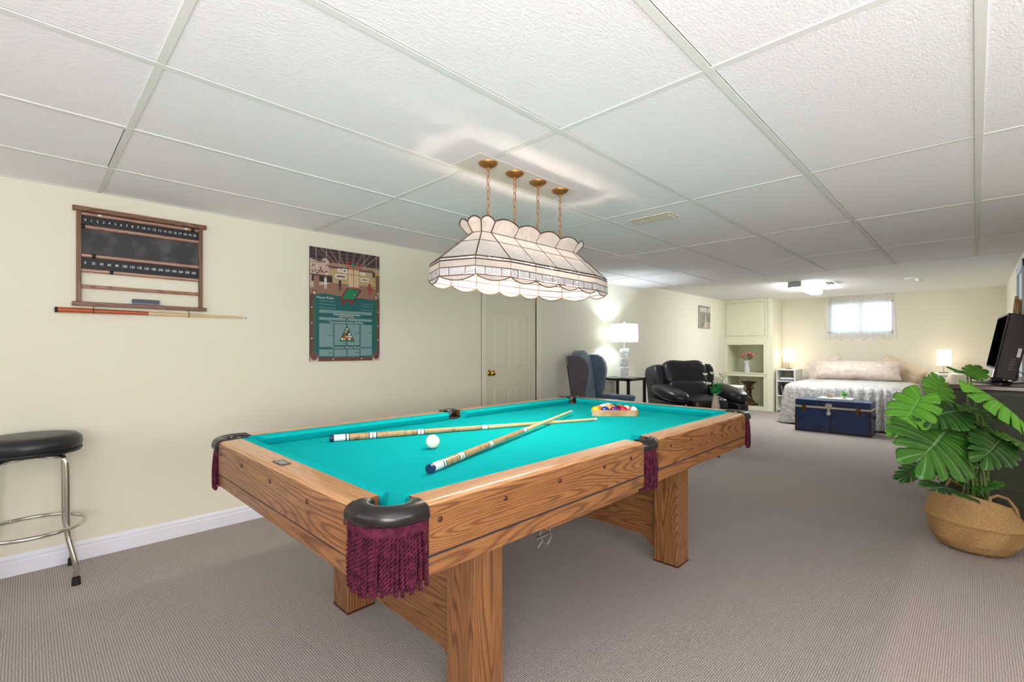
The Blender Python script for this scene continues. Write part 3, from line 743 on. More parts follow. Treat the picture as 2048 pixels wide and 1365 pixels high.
def make_pocket(kind):
    path, inner = (cpath, cin) if kind == 'corner' else (spath, sin_)
    cap = cap_mesh(path, inner, ZT)
    cup = MB(); cc = (.088, .088) if kind == 'corner' else (.060, 0)
    cup.lathe([(.051, ZT-.03), (.053, .70), (.05, .63), (.044, .595), (.03, .583), (0, .58)], 24, T=Matrix.Translation((cc[0]*.88, cc[1]*.88, 0)))
    cup.lathe([(.048, ZT-.03), (.050, .70), (.047, .63), (.0, .60)], 24, T=Matrix.Translation((cc[0]*.88, cc[1]*.88, 0)))
    fr = MB(); ins = [(x-nx*.004, y-ny*.004, nx, ny) for x, y, nx, ny in path]
    n = 23 if kind == 'corner' else 13
    strand_mesh(fr, ins, ZT-.058, .600, n, .006, 3); strand_mesh(fr, [(x-nx*.008, y-ny*.008, nx, ny) for x, y, nx, ny in ins], ZT-.05, .612, n-1, .0, 9)
    band = MB(); rings = []
    for (x, y, nx, ny) in ins:
        rings.append([(x+nx*.003, y+ny*.003, ZT-.036), (x+nx*.004, y+ny*.004, ZT-.062), (x-nx*.006, y-ny*.006, ZT-.062), (x-nx*.006, y-ny*.006, ZT-.036)])
    band.loft(rings)
    st = MB()
    for k_ in range(len(inner)-1):
        for q in range(4):
            f = (q+.3)/4; f2 = (q+.75)/4
            def pp(f):
                a = Vector(inner[k_]).lerp(Vector(inner[k_+1]), f); b_ = Vector(path[k_][:2]).lerp(Vector(path[k_+1][:2]), f); c = a.lerp(b_, .12); return (c.x, c.y, ZT+.0015)
            st.tube([pp(f), pp(f2)], .0008, 5)
    return dict(cap=cap, cup=cup, fringe=fr, band=band, st=st)
CP = make_pocket('corner'); SPK = make_pocket('side')
def place_pocket(parts, cx, cy, sx, sy):
    def flip(mb):
        m2 = MB(); m2.v = [(cx+sx*p[0], cy+sy*p[1], p[2]) for p in mb.v]; m2.f = list(mb.f); m2.m = list(mb.m); return m2
    c = flip(parts['cap']).build('pocket', 'pocket_plastic', pt, smooth=50, org=O)
    flip(parts['cup']).build('pocket_cup', 'pocket_cup', c, smooth=60, org=O)
    fr = flip(parts['fringe']).build('fringe', 'fringe_cord', c, smooth=180, org=O); fr['kind'] = 'stuff'
    flip(parts['band']).build('fringe_band', 'fringe_cord', c, smooth=60, org=O)
    flip(parts['st']).build('stitching', 'stitch', c, org=O)
for cx, sx in ((X0, 1), (X1, -1)):
    for cy, sy in ((Y0, 1), (Y1, -1)): place_pocket(CP, cx, cy, sx, sy)
    place_pocket(SPK, cx, CYT, sx, 1)

# ---------------------------------------------------------------- on the table
def cue(label, butt, tip, segs, zb=None):
    b_ = Vector(butt); t_ = Vector(tip); d = t_-b_; Lg = d.length
    root = thing('pool_cue', label, 'pool cue', b_, group='pool cues lying crossed on the cloth')
    q = Vector((1, 0, 0)).rotation_difference(d.normalized()); root.rotation_mode = 'QUATERNION'; root.rotation_quaternion = q
    R = lambda f: .0152+(.0065-.0152)*min(1, f) if f < 1 else .0065
    for name, a, b2, mt in segs:
        k_ = max(2, int((b2-a)*12)); pr = [(0, a*Lg)]+[(R(a+(b2-a)*i/k_), (a+(b2-a)*i/k_)*Lg) for i in range(k_+1)]+[(0, b2*Lg)]
        MB().lathe(pr, 20, T=Matrix.Rotation(pi/2, 4, 'Y')).build(name, mt, root, smooth=60)
    return root
SEG = [('bumper', 0, .012, 'cue_navy'), ('butt_cap', .012, .045, 'cue_white'), ('ring', .045, .049, 'cue_navy'), ('ring', .049, .055, 'cue_white'), ('ring', .055, .058, 'cue_navy'), ('butt_sleeve', .058, .115, 'cue_burl'),
       ('ring', .115, .118, 'cue_navy'), ('ring', .118, .126, 'cue_white'), ('ring', .126, .130, 'cue_burl'), ('ring', .130, .138, 'cue_white'), ('ring', .138, .141, 'cue_navy'), ('handle', .141, .27, 'cue_burl'),
       ('ring', .27, .273, 'cue_navy'), ('ring', .273, .281, 'cue_white'), ('ring', .281, .285, 'cue_burl'), ('ring', .285, .293, 'cue_white'), ('ring', .293, .296, 'cue_navy'), ('forearm', .296, .50, 'cue_burl'),
       ('ring', .50, .503, 'cue_navy'), ('joint_collar', .503, .525, 'cue_white'), ('ring', .525, .528, 'cue_navy'), ('shaft', .528, .988, 'cue_maple'), ('ferrule', .988, .997, 'cue_white'), ('tip', .997, 1.0, 'cue_tip')]
cue('decorated pool cue lying flat, white-capped butt beside the cue ball at left', (-2.035, .936, ZB+.0160), (-1.555, 2.287, ZB+.0075), SEG)
cue('decorated pool cue resting across the other one, butt toward the near right rail', (-1.283, .925, ZB+.0160), (-1.776, 2.343, ZB+.0275), SEG)
cb = MB().sphere((0, 0, 0), .0286, 32).build('cue_ball', 'ball_white', smooth=180); cb.location = (-1.600, 1.172, ZB+.0286)
tag(cb, 'white cue ball on the turquoise cloth between the cues', 'billiard ball')
# triangle rack and balls
ang = atan2(2.613-2.394, -1.452+1.676); side = .315; Lw = Vector((-1.676, 2.394, 0)); ud = Vector((cos(ang), sin(ang), 0)); vd = Vector((-sin(ang), cos(ang), 0))
rk = thing('triangle_rack', 'pale wooden triangle rack around the coloured balls', 'ball rack', (Lw.x, Lw.y, ZB+.0005), ang)
tri = [(0, 0), (side, 0), (side/2, side*.866)]
def rounded(poly, r, n=5):
    out = []
    for i in range(len(poly)):
        p = Vector(poly[i]); a = (Vector(poly[i-1])-p).normalized(); b_ = (Vector(poly[(i+1) % len(poly)])-p).normalized()
        half = a.angle(b_)/2; dd = r/math.tan(half); c = p+(a+b_).normalized()*(r/sin(half))
        s_ = p+a*dd; e_ = p+b_*dd; a0 = atan2(s_.y-c.y, s_.x-c.x); a1 = atan2(e_.y-c.y, e_.x-c.x)
        da = (a1-a0+pi) % (2*pi)-pi
        out += [(c.x+r*cos(a0+da*k_/n), c.y+r*sin(a0+da*k_/n)) for k_ in range(n+1)]
    return out
o1 = rounded(tri, .022); ctr = Vector((side/2, side*.2887))
def inset(poly, d):
    n = len(poly); out = []
    for i in range(n):
        a = Vector(poly[i-1]); b_ = Vector(poly[(i+1) % n]); t_ = (b_-a).normalized(); nn = Vector((-t_.y, t_.x)); p = Vector(poly[i])
        out.append(tuple(p+nn*d))
    return out
i1 = inset(o1, .010); n = len(o1); mb = MB()
vs_ = [(x, y, z) for z in (0, .036) for x, y in o1]+[(x, y, z) for z in (0, .036) for x, y in i1]; fs = []
for i in range(n):
    j = (i+1) % n; fs += [(i, j, n+j, n+i), (2*n+j, 2*n+i, 3*n+i, 3*n+j), (n+i, n+j, 3*n+j, 3*n+i), (j, i, 2*n+i, 2*n+j)]
mb.add(vs_, fs).build('frame', 'pale_wood', rk, smooth=40, bevel=.001)
BC = {'yellow': (240, 184, 20), 'blue': (26, 62, 140), 'red': (208, 40, 36), 'purple': (92, 34, 110), 'orange': (236, 120, 30), 'green': (16, 96, 60), 'crimson': (172, 24, 56), 'black': (12, 12, 14)}
for k_, c in BC.items(): mat('ball_'+k_, srgb(*c), 0.08, coat=0.6)
rowsb = [[('yellow', 0), ('blue', 0), ('purple', 0), ('crimson', 0), ('red', 1)],
         [('orange', 0), ('yellow', 1), ('black', 0), ('blue', 1)],
         [('green', 1), ('orange', 1), ('red', 0)], [('crimson', 1), ('green', 0)], [('purple', 1)]]
place = [['leftmost in the front row', 'second from left in the front row', 'middle of the front row', 'second from right in the front row', 'at the right end of the front row'],
         ['behind the solid yellow ball', 'in the second row, behind the blue ball', 'in the second row, behind the purple ball', 'in the second row, behind the crimson ball'],
         ['left in the third row', 'in the middle of the third row', 'right in the third row'], ['left in the fourth row', 'right in the fourth row'], ['alone at the far tip of the rack']]
D = .0572; bx0 = (side-4*D)/2; by0 = .010+D/2+.002
for r0, row in enumerate(rowsb):
    for c0, (cn, stp) in enumerate(row):
        lx = bx0+(c0+r0/2)*D; ly = by0+r0*D*.866
        p = Vector((Lw.x, Lw.y, 0))+ud*lx+vd*ly
        b_ = MB().sphere((0, 0, 0), .0284, 24)
        if stp:
            b_.m = [0 if abs(sum(b_.v[q][2] for q in f)/len(f)) > .0155 else 1 for f in b_.f]
            o = b_.build('billiard_ball', ['ball_white', 'ball_'+cn], smooth=180)
        else: o = b_.build('billiard_ball', 'ball_'+cn, smooth=180)
        o.location = (p.x, p.y, ZB+.0286); o.rotation_euler = (random.uniform(.6, 1.9), random.uniform(-.7, .7), random.uniform(0, 3)) if (cn, stp) != ('red', 1) else (1.2, .5, .9)
        tag(o, f"{'striped' if stp else 'solid'} {cn} billiard ball {place[r0][c0]} of the wooden rack" if r0 != 4 else f"striped {cn} billiard ball {place[r0][c0]}", 'billiard ball', 'billiard balls in the rack')

# ================================================================ hanging lamp
lc = (-1.64, 1.79); lamp = thing('hanging_lamp', 'long stained glass billiard lamp hanging on four chains over the pool table', 'pendant lamp', (lc[0], lc[1], ZC))
def ring(hw, y3, hw2, y2, ya, z):
    """elongated polygon, counter clockwise from the near apex; four equal panels on each long side"""
    P_ = [(0, -ya), (hw2, -y2)]
    P_ += [(hw, -y3+2*y3*i/4) for i in range(5)]
    P_ += [(hw2, y2), (0, ya), (-hw2, y2)]+[(-hw, y3-2*y3*i/4) for i in range(5)]+[(-hw2, -y2)]
    return [Vector((x, y, z-ZC)) for x, y in P_]
K = ring(.200, .322, .158, .487, .55, 1.549)     # widest ring
B0 = ring(.203, .324, .160, .49, .553, 1.536)
B1 = ring(.205, .326, .162, .492, .555, 1.505)
B2 = ring(.205, .326, .162, .492, .555, 1.470)
N1 = ring(.058, .306, .047, .354, .366, 1.690)
Mid = [n_.lerp(k_, .36) for n_, k_ in zip(N1, K)]
T1 = ring(.092, .312, .074, .381, .397, 1.732)
NP_ = len(K); R2 = K
sh = MB(); wires = MB(); bev = MB()
def panel(mb, a, b_): 
    for i in range(NP_):
        j = (i+1) % NP_; mb.add([a[i], a[j], b_[j], b_[i]], [(0, 1, 2, 3)])
def scallop(base, dz, out, n=8):
    pts = []
    for i in range(NP_):
        j = (i+1) % NP_
        for q in range(n):
            f = q/n; p = base[i].lerp(base[j], f); h = sin(pi*f)**.8 if 0 < f < 1 else 0
            nrm = Vector((p.x, p.y*.3, 0)); nrm = nrm.normalized() if nrm.length > 1e-5 else Vector((0, 0, 0))
            pts.append((p, p+Vector((0, 0, dz*h))+nrm*out*h))
    return pts
up_ = scallop(T1, .021, .008); dn = scallop(B2, -.022, 0)
crown = MB(); panel(crown, N1, T1)
for lst, mb_ in ((up_, crown),):
    n = len(lst)
    for i in range(n):
        j = (i+1) % n; mb_.add([lst[i][0], lst[j][0], lst[j][1], lst[i][1]], [(0, 1, 2, 3)])
slope = MB(); panel(slope, N1, Mid); panel(slope, Mid, K)
band = MB(); panel(band, B0, B1)
for i in range(len(dn)):
    j = (i+1) % len(dn); band.add([dn[i][0], dn[j][0], dn[j][1], dn[i][1]], [(0, 1, 2, 3)])
panel(bev, K, B0)
for i in range(NP_):
    j = (i+1) % NP_
    for a, b_ in ((0, .27), (.27, .73), (.73, 1)):
        q = [B1[i].lerp(B1[j], a), B1[i].lerp(B1[j], b_), B2[i].lerp(B2[j], b_), B2[i].lerp(B2[j], a)]
        c = sum(q, Vector())/4; nn = (q[1]-q[0]).cross(q[3]-q[0]).normalized()
        if nn.dot(Vector((c.x, c.y, 0))) < 0: nn = -nn
        qi = [p.lerp(c, .22)+nn*.003 for p in q]
        bev.add(q+qi, [(4, 5, 6, 7), (0, 1, 5, 4), (1, 2, 6, 5), (2, 3, 7, 6), (3, 0, 4, 7)])
        if a: wires.tube([q[0]+nn*.001, q[3]+nn*.001], .0016, 5)
for R_, r in ((K, .0032), (B0, .0028), (B1, .002), (B2, .002), (N1, .0024), (Mid, .0018)): wires.tube([p for p in R_], r, 6, closed=True)
wires.tube([b_ for a, b_ in up_], .003, 6, closed=True); wires.tube([b_ for a, b_ in dn], .0024, 6, closed=True)
for i in range(NP_):
    r = .0028 if i in (0, 1, 2, 7, 8) else .0019
    wires.tube([T1[i], N1[i]], r, 6); wires.tube([N1[i], K[i]], r, 6); wires.tube([K[i], B2[i]], .0024, 6)
slope.build('shade_slope', 'opal_slope', lamp, smooth=20); crown.build('shade_crown', 'opal_crown_lit', lamp, smooth=20); band.build('shade_skirt', 'opal_glass', lamp, smooth=20)
bev.build('bevelled_glass_strip', 'bevel_glass', lamp); wires.build('leading', 'lamp_solder', lamp, smooth=60)
# top spine under the crown, widened to block bulb light; sockets and bulbs
MB().box(-.043, .043, -.33, .33, 1.674-ZC, 1.682-ZC).build('spine_light_baffle', 'antique_brass', lamp)
for i, y in enumerate((-.27, -.09, .08, .27)):
    MB().lathe([(0, 0), (.010, 0), (.016, -.012), (.016, -.04), (.012, -.042)], 16, T=Matrix.Translation((0, y, 1.672-ZC))).build('socket', 'antique_brass', lamp, smooth=40)
    MB().sphere((0, y, 1.590-ZC), .026, 16, sc=(1, 1, 1.15)).build('bulb', 'bulb', lamp, smooth=180)
    # upward light of the same bulb
for i, y in enumerate((-.27, -.09, .085, .27)):
    MB().lathe([(.046, 0), (.046, -.004), (.040, -.012), (.026, -.020), (.010, -.026), (.006, -.034), (0, -.034)], 24, T=Matrix.Translation((0, y, .0))).build('ceiling_rose', 'antique_brass', lamp, smooth=40)
    top = -.034; bot = 1.70-ZC; x_off = 0; nl = 9; ch = MB()
    for k_ in range(nl):
        zc = top+(bot-top)*(k_+.5)/nl; hl = (top-bot)/nl*.5+.005; pts = []
        for q in range(14):
            a = 2*pi*q/14; lx = .0085*cos(a); lz = hl*sin(a); pts.append((lx, y, zc+lz) if k_ % 2 else (0, y+lx, zc+lz))
        ch.tube(pts, .0014, 6, closed=True)
    ch.build('chain', 'antique_brass', lamp, smooth=180)
    wv = MB().tube([(.004*sin(q*1.9), y+.004*cos(q*1.9), top+(bot-top)*q/14) for q in range(15)], .0016, 6); wv.build('cord', 'red_white_wire', lamp, smooth=180)
t = thing('ceiling_board', 'cream mounting board on the ceiling tiles under the lamp roses', 'mounting board', (-1.685, 1.78, ZC-.002))
MB().box(-.105, .105, -.365, .365, 0, .0018).build('board', 'board_paint', t)

# ================================================================ left wall: scoreboard, cue, poster, picture
SY0, SZ0 = .181, 1.396
sb = thing('scoreboard', 'walnut framed snooker scoreboard with number strips and slate on the yellow wall', 'scoreboard', (XW, SY0, SZ0))
def wb(name, y0, y1, z0, z1, x0, x1, m, bev=.002, parent=None): return MB().box(x0, x1, y0, y1, z0, z1).build(name, m, parent or sb, bevel=bev)
W_ = .622
wb('top_rail', -.003, W_, .520, .545, .002, .034, 'walnut_y'); wb('bottom_rail', -.005, W_, .0, .022, .002, .045, 'walnut_y')
wb('side_post', .013, .033, .022, .52, .002, .026, 'walnut_z'); wb('side_post', .583, .603, .022, .52, .002, .026, 'walnut_z')
for name, z0, z1 in (('slat', .498, .516), ('slat', .427, .447), ('slat', .268, .288), ('slat', .186, .205), ('slat', .098, .117)): wb(name, .033, .583, z0, z1, .004, .022, 'slat_wood')
wb('writing_slate', .036, .580, .288, .427, .004, .010, 'slate_board', 0)
s1 = wb('number_strip', .034, .582, .449, .497, .004, .014, 'black_strip', 0); s2 = wb('number_strip', .034, .582, .206, .267, .004, .014, 'black_strip', 0)
mbn = MB()
for i in range(21): v, f = text_mesh(str(i), .020, TWALL(.0145, .050+i*.0256, .474), .86); mbn.add(v, f)
mbn.build('printed_numbers', 'numeral_white', s1)
mbn = MB()
for i in range(16): v, f = text_mesh(str(i*20), .020, TWALL(.0145, .050+i*.0338, .238), .80); mbn.add(v, f)
mbn.build('printed_numbers', 'numeral_white', s2)
for z in (.507, .437, .278, .196): MB().tube([(.023, .034, z), (.023, .582, z)], .0017, 6).build('wire', 'wire_steel', sb)
for y, z, m_ in ((.04, .437, 'cord_black'), (.55, .507, 'cord_black'), (.085, .278, 'cord_black'), (.16, .196, 'cord_black'), (.11, .508, 'numeral_white'), (.515, .508, 'numeral_white')):
    r = .010 if m_ == 'cord_black' else .005
    MB().lathe([(0, -.008), (r, -.008), (r*1.1, 0), (r, .008), (0, .008)], 14, T=Matrix.Translation((.024, y, z)) @ Matrix.Rotation(pi/2, 4, 'X')).build('slider', m_, sb, smooth=40)
er = thing('board_eraser', 'grey felt chalk eraser resting on the lower rail of the scoreboard', 'eraser', (XW+.026, SY0+.315, SZ0+.0225))
MB().box(-.014, .014, -.062, .062, 0, .010).build('handle', 'paper_grey', er, bevel=.002); MB().box(-.015, .015, -.064, .064, .010, .030).build('felt_pad', 'grey_felt', er, bevel=.004)
wc = thing('pool_cue', 'one-piece orange-butted cue hanging on two clips under the scoreboard', 'pool cue', (XW+.022, .109, 1.369))
T_ = Matrix.Rotation(-pi/2, 4, 'X')
for name, a, b_, ra, rb, m_ in (('bumper', 0, .012, .0145, .0150, 'black_rubber'), ('butt', .012, .40, .0150, .011, 'cue_red'), ('shaft', .40, .905, .011, .0062, 'cue_maple'), ('ferrule', .905, .918, .0062, .006, 'cue_white'), ('tip', .918, .925, .006, .0055, 'nickel')):
    MB().lathe([(0, a), (ra, a), (rb, b_), (0, b_)], 16, T=T_).build(name, m_, wc, smooth=40)
for y in (.155, .60): MB().tube([(-.02, y, .03), (-.004, y, .026), (.0, y, .014), (.014, y, .008), (.016, y, -.006), (.006, y, -.014), (-.006, y, -.013)], .0016, 6).build('hanging_clip', 'cord_black', wc)

# poster
PY, PZ, PW, PH = 1.466, 1.066, .570, .853
po = thing('poster', 'green and brown pool rules poster with a billiard hall scene on the yellow wall', 'poster', (XW, PY, PZ))
MB().box(.001, .012, 0, PW, 0, PH).build('backing_board', 'cord_black', po)
for n_, c in dict(pp_teal=(34, 96, 98), pp_green=(44, 104, 78), pp_brown=(110, 66, 58), pp_dark=(62, 50, 56), pp_beige=(176, 150, 120), pp_floor=(150, 112, 96), pp_wall=(188, 160, 118), pp_text=(128, 158, 158), pp_text_dark=(40, 70, 76),
                  pp_cloth=(30, 128, 90), pp_wood=(122, 50, 40), pp_white=(222, 214, 204), pp_cream=(214, 186, 150), pp_red=(176, 50, 46), pp_gold=(190, 160, 70), pp_blue=(60, 66, 120), pp_smoke=(196, 172, 158), pp_bar=(116, 84, 80)).items(): mat(n_, srgb(*c), .38)
m_ = mat('pp_print', srgb(110, 150, 150), .38); nt = m_.node_tree; b_ = nt.nodes['Principled BSDF']; tc = nt.nodes.new('ShaderNodeTexCoord'); mp = nt.nodes.new('ShaderNodeMapping'); mp.inputs['Scale'].default_value = (1, 320, 520)
nz = nt.nodes.new('ShaderNodeTexNoise'); nz.inputs['Scale'].default_value = 1; rr = nt.nodes.new('ShaderNodeValToRGB'); rr.color_ramp.elements[0].position = .42; rr.color_ramp.elements[1].position = .56; rr.color_ramp.elements[0].color = srgb(70, 108, 112); rr.color_ramp.elements[1].color = srgb(150, 176, 174)
nt.links.new(tc.outputs['Object'], mp.inputs[0]); nt.links.new(mp.outputs[0], nz.inputs[0]); nt.links.new(nz.outputs[0], rr.inputs[0]); nt.links.new(rr.outputs[0], b_.inputs['Base Color'])
class Print:
    def __init__(s): s.mb = MB(); s.mats = []; s.k = 0
    def mi(s, m):
        if m not in s.mats: s.mats.append(m)
        return s.mats.index(m)
    def poly(s, pts, m, lay=None):
        s.k += 1; x = .0122+(s.k if lay is None else lay)*.000012
        s.mb.add([(x, PW*u, PH*(1-v)) for u, v in pts], [tuple(range(len(pts)))], s.mi(m))
    def rect(s, a, b_, c, d, m): s.poly([(a, b_), (c, b_), (c, d), (a, d)], m)
    def line(s, a, b_, m, w=.003):
        a = Vector(a); b_ = Vector(b_); d = (b_-a).normalized(); n = Vector((-d.y, d.x))*w; s.poly([a-n, b_-n, b_+n, a+n], m)
    def disc(s, u, v, r, m, n=14, sy=1.0): s.poly([(u+r*cos(2*pi*i/n), v+r*sin(2*pi*i/n)*PW/PH*sy) for i in range(n)], m)
    def text(s, t, u, v, size, m, sx=1.0):
        s.k += 1; vv, ff = text_mesh(t, size, TWALL(.0122+s.k*.000012, PW*u, PH*(1-v)), sx); s.mb.add(vv, ff, s.mi(m))
p = Print()
p.rect(0, 0, 1, 1, 'pp_teal')
# hall: ceiling, back wall, floor
p.rect(.0, .0, 1, .17, 'pp_dark'); p.rect(0, .12, 1, .40, 'pp_beige'); p.poly([(0, .10), (.25, .16), (.25, .40), (0, .42)], 'pp_smoke'); p.rect(.25, .155, .9, .34, 'pp_wall'); p.rect(.25, .145, .9, .17, 'pp_bar')
p.poly([(0, .36), (.3, .30), (.9, .30), (1, .40), (1, .44), (0, .42)], 'pp_floor')
for i in range(9): p.line((.04+i*.12, 0), (.32+i*.05, .15), 'pp_floor', .0022)
for i in range(8): p.line((1-.03-i*.12, 0), (.72-i*.05, .15), 'pp_smoke', .0018)
for v in (.03, .065, .10, .13): p.line((0, v), (1, v), 'pp_bar', .0022)
for u in (.08, .22, .40, .76, .95): p.line((u, 0), (u, .15), 'pp_smoke', .003)
p.disc(.20, .125, .055, 'pp_smoke'); p.line((.09, .115), (.21, .12), 'pp_bar', .006)
p.rect(.53, .155, .60, .32, 'pp_cream'); p.rect(.61, .155, .68, .32, 'pp_cream'); p.line((.605, .155), (.605, .33), 'pp_bar'); p.rect(.52, .205, .69, .21, 'pp_bar')
for a, b_, c, d in ((.44, .16, .51, .20), (.34, .215, .50, .255), (.37, .165, .43, .195), (.71, .225, .83, .26), (.70, .175, .78, .20)): p.rect(a, b_, c, d, 'pp_white'); p.rect(a+.02, b_+.012, c-.02, d-.012, 'pp_bar')
p.rect(.89, .16, .93, .21, 'pp_dark'); p.rect(.0, .235, .30, .245, 'pp_bar'); p.rect(.02, .245, .30, .30, 'pp_dark'); p.rect(.05, .25, .12, .36, 'pp_floor'); p.rect(.93, .17, 1, .35, 'pp_gold'); p.rect(.94, .19, 1, .35, 'pp_bar')
for i in range(34):
    random.seed(i); p.disc(random.uniform(.01, .24), random.uniform(.15, .23), random.uniform(.006, .016), random.choice(['pp_white', 'pp_bar', 'pp_floor', 'pp_cream']), 8)
# figures with cues
def fig(u, v, h, coat, legs):
    w_ = h*.30; p.poly([(u-w_*.5, v+h*.16), (u+w_*.5, v+h*.16), (u+w_*.42, v+h*.56), (u-w_*.42, v+h*.56)], coat); p.poly([(u-w_*.42, v+h*.55), (u-w_*.04, v+h*.55), (u-w_*.2, v+h), (u-w_*.45, v+h)], legs); p.poly([(u+w_*.04, v+h*.55), (u+w_*.42, v+h*.55), (u+w_*.5, v+h), (u+w_*.22, v+h)], legs); p.disc(u, v+h*.08, w_*.26, 'pp_cream')
fig(.205, .245, .115, 'pp_white', 'pp_white'); fig(.405, .25, .12, 'pp_dark', 'pp_dark'); fig(.845, .255, .13, 'pp_red', 'pp_red'); p.line((.80, .33), (.97, .335), 'pp_bar', .003)
p.poly([(.0, .415), (.2, .40), (.4, .415), (.75, .42), (.9, .425), (1, .43), (1, .46), (0, .46)], 'pp_teal')
# the small table
p.poly([(.50, .335), (.71, .335), (.72, .35), (.60, .46), (.41, .455), (.40, .44)], 'pp_wood'); p.poly([(.515, .343), (.69, .346), (.605, .437), (.43, .432)], 'pp_cloth'); p.rect(.43, .455, .47, .49, 'pp_wood'); p.rect(.55, .455, .59, .49, 'pp_wood'); p.disc(.61, .39, .008, 'pp_white', 8)
# title
p.text('POOL', .61, .115, .062, 'pp_red', .9); p.text('RULES', .61, .148, .045, 'pp_red', .9); p.poly([(.61, .085), (.64, .135), (.58, .135)], 'pp_cloth')
p.text('House Rules', .20, .437, .026, 'pp_white')
for v in (.465, .495, .525): p.line((.12, v), (.34, v+.004), 'pp_text', .0018)
for v in (.475, .50, .53): p.line((.71, v-.006), (.90, v-.002), 'pp_text', .0018)
# text blocks
for a, b_, c, d in ((.12, .545, .88, .572), (.12, .61, .49, .635), (.51, .61, .88, .635), (.12, .665, .31, .875), (.325, .665, .495, .858), (.51, .665, .69, .858), (.705, .665, .88, .875),
                    (.12, .895, .31, .955), (.325, .895, .495, .96), (.51, .895, .69, .96), (.705, .885, .88, .955)): p.rect(a, b_, c, d, 'pp_print')
for a, b_, c in ((.12, .77, .31), (.51, .74, .69), (.705, .735, .88), (.325, .84, .495), (.12, .925, .31), (.51, .92, .69)): p.rect(c-(c-a)*.35, b_, c, b_+.006, 'pp_teal')
p.text('Eight Ball Rules', .50, .597, .020, 'pp_white', 1.0); p.rect(.31, .578, .70, .584, 'pp_white')
p.text('Tournament Rules Of Play', .50, .651, .023, 'pp_white', 1.15); p.text('Common House Rules', .50, .878, .023, 'pp_white', 1.1)
p.poly([(.505, .67), (.62, .825), (.39, .825)], 'pp_green')
for r_ in range(5):
    for c_ in range(r_+1):
        p.disc(.505+(c_-r_/2)*.034, .712+r_*.0225, .016, ['pp_cream', 'pp_gold', 'pp_blue', 'pp_red', 'pp_cord' if False else 'pp_dark', 'pp_white', 'pp_red', 'pp_gold', 'pp_cream', 'pp_white', 'pp_white', 'pp_gold', 'pp_red', 'pp_white', 'pp_red'][r_*(r_+1)//2+c_], 10)
# rail border
p.rect(0, .42, .045, 1, 'pp_brown'); p.rect(.955, .42, 1, 1, 'pp_brown'); p.rect(0, .965, 1, 1, 'pp_brown'); p.rect(.045, .44, .075, .955, 'pp_green'); p.rect(.925, .44, .955, .955, 'pp_green'); p.rect(.075, .965, .925, .968, 'pp_green')
for v in (.53, .665, .80): p.disc(.022, v, .009, 'pp_white', 10); p.disc(.978, v+.008, .009, 'pp_white', 10)
for u in (.31, .52, .72): p.disc(u, .982, .009, 'pp_white' if u != .52 else 'pp_red', 10)
for u in (.055, .945):
    p.rect(max(0, u-.055), .955, min(1, u+.055), 1, 'pp_cream'); p.disc(u, .957, .05, 'pp_bar'); p.disc(u, .957, .03, 'pp_brown'); p.disc(u, .40, .035, 'pp_bar'); p.disc(u, .40, .02, 'pp_smoke')
p.mb.build('printed_sheet', p.mats, po)

# small glass-fronted picture far along the wall
pi_ = thing('picture', 'small glass-fronted picture of pale figures near the far corner', 'picture', (XW, 8.34, 1.53))
MB().box(.001, .02, 0, .50, 0, .405).build('frame', 'metal_grey', pi_, bevel=.002)
mb = MB(); mb.box(.0205, .0209, .03, .49, .015, .39, 0).box(.021, .0214, .03, .49, .29, .37, 1).box(.021, .0214, .03, .49, .015, .11, 2)
mb.add([(.0218, .25, .015), (.0218, .33, .015), (.0218, .31, .22), (.0218, .27, .24)], [(0, 1, 2, 3)], 1).add([(.0218, .34, .29), (.0218, .37, .29), (.0218, .38, .39), (.0218, .33, .39)], [(0, 1, 2, 3)], 0)
mb.add([(.0218, .06, .015), (.0218, .16, .015), (.0218, .2, .12), (.0218, .1, .10)], [(0, 1, 2, 3)], 0)
mb.build('picture_print', ['print_grey', 'print_pale', 'print_sand'], pi_)

# ================================================================ bar stool
st = thing('bar_stool', 'chrome bar stool with a round black vinyl seat against the left wall', 'stool', (-3.318, .02, 0))
MB().lathe([(0, .735), (.12, .738), (.168, .732), (.186, .715), (.190, .692), (.186, .668), (.178, .660)], 48).build('seat', 'black_vinyl', st, smooth=60)
MB().lathe([(.188, .664), (.189, .654), (.184, .648), (.10, .646), (0, .646)], 48).build('seat_rim', 'black_vinyl', st, smooth=60)
def bend(pts, r=.04, n=5):
    pts = [Vector(p) for p in pts]; out = [pts[0]]
    for i in range(1, len(pts)-1):
        a = (pts[i-1]-pts[i]); b_ = (pts[i+1]-pts[i]); d = min(r, a.length/2, b_.length/2); A = pts[i]+a.normalized()*d; B = pts[i]+b_.normalized()*d
        for k_ in range(n+1): t = k_/n; out.append((1-t)**2*A+2*t*(1-t)*pts[i]+t*t*B)
    return out+[pts[-1]]
for s_ in (-1, 1):
    for q in (-1, 1):
        MB().tube(bend([(s_*.04, q*.03, .632-.0), (s_*.118, q*.118, .630), (s_*.122, q*.122, .55), (s_*.124, q*.124, .25), (s_*.155, q*.155, .10), (s_*.155, q*.155, .03)], .035, 7), .0125, 12).build('leg', 'chrome', st, smooth=180)
        MB().lathe([(0, 0), (.0175, 0), (.0165, .035), (.013, .036)], 16, T=Matrix.Translation((s_*.155, q*.155, 0))).build('rubber_foot', 'black_rubber', st, smooth=40)
        MB().sphere((s_*.133, q*.133, .283), .006, 10).build('bolt', 'metal_grey', st, smooth=180)
MB().tube([(.199*cos(2*pi*i/48), .199*sin(2*pi*i/48), .282) for i in range(48)], .0095, 10, closed=True).build('foot_ring', 'chrome', st, smooth=180)
MB().lathe([(0, .646), (.09, .646), (.09, .640), (.03, .634), (0, .634)], 24).build('swivel_plate', 'metal_grey', st, smooth=40)

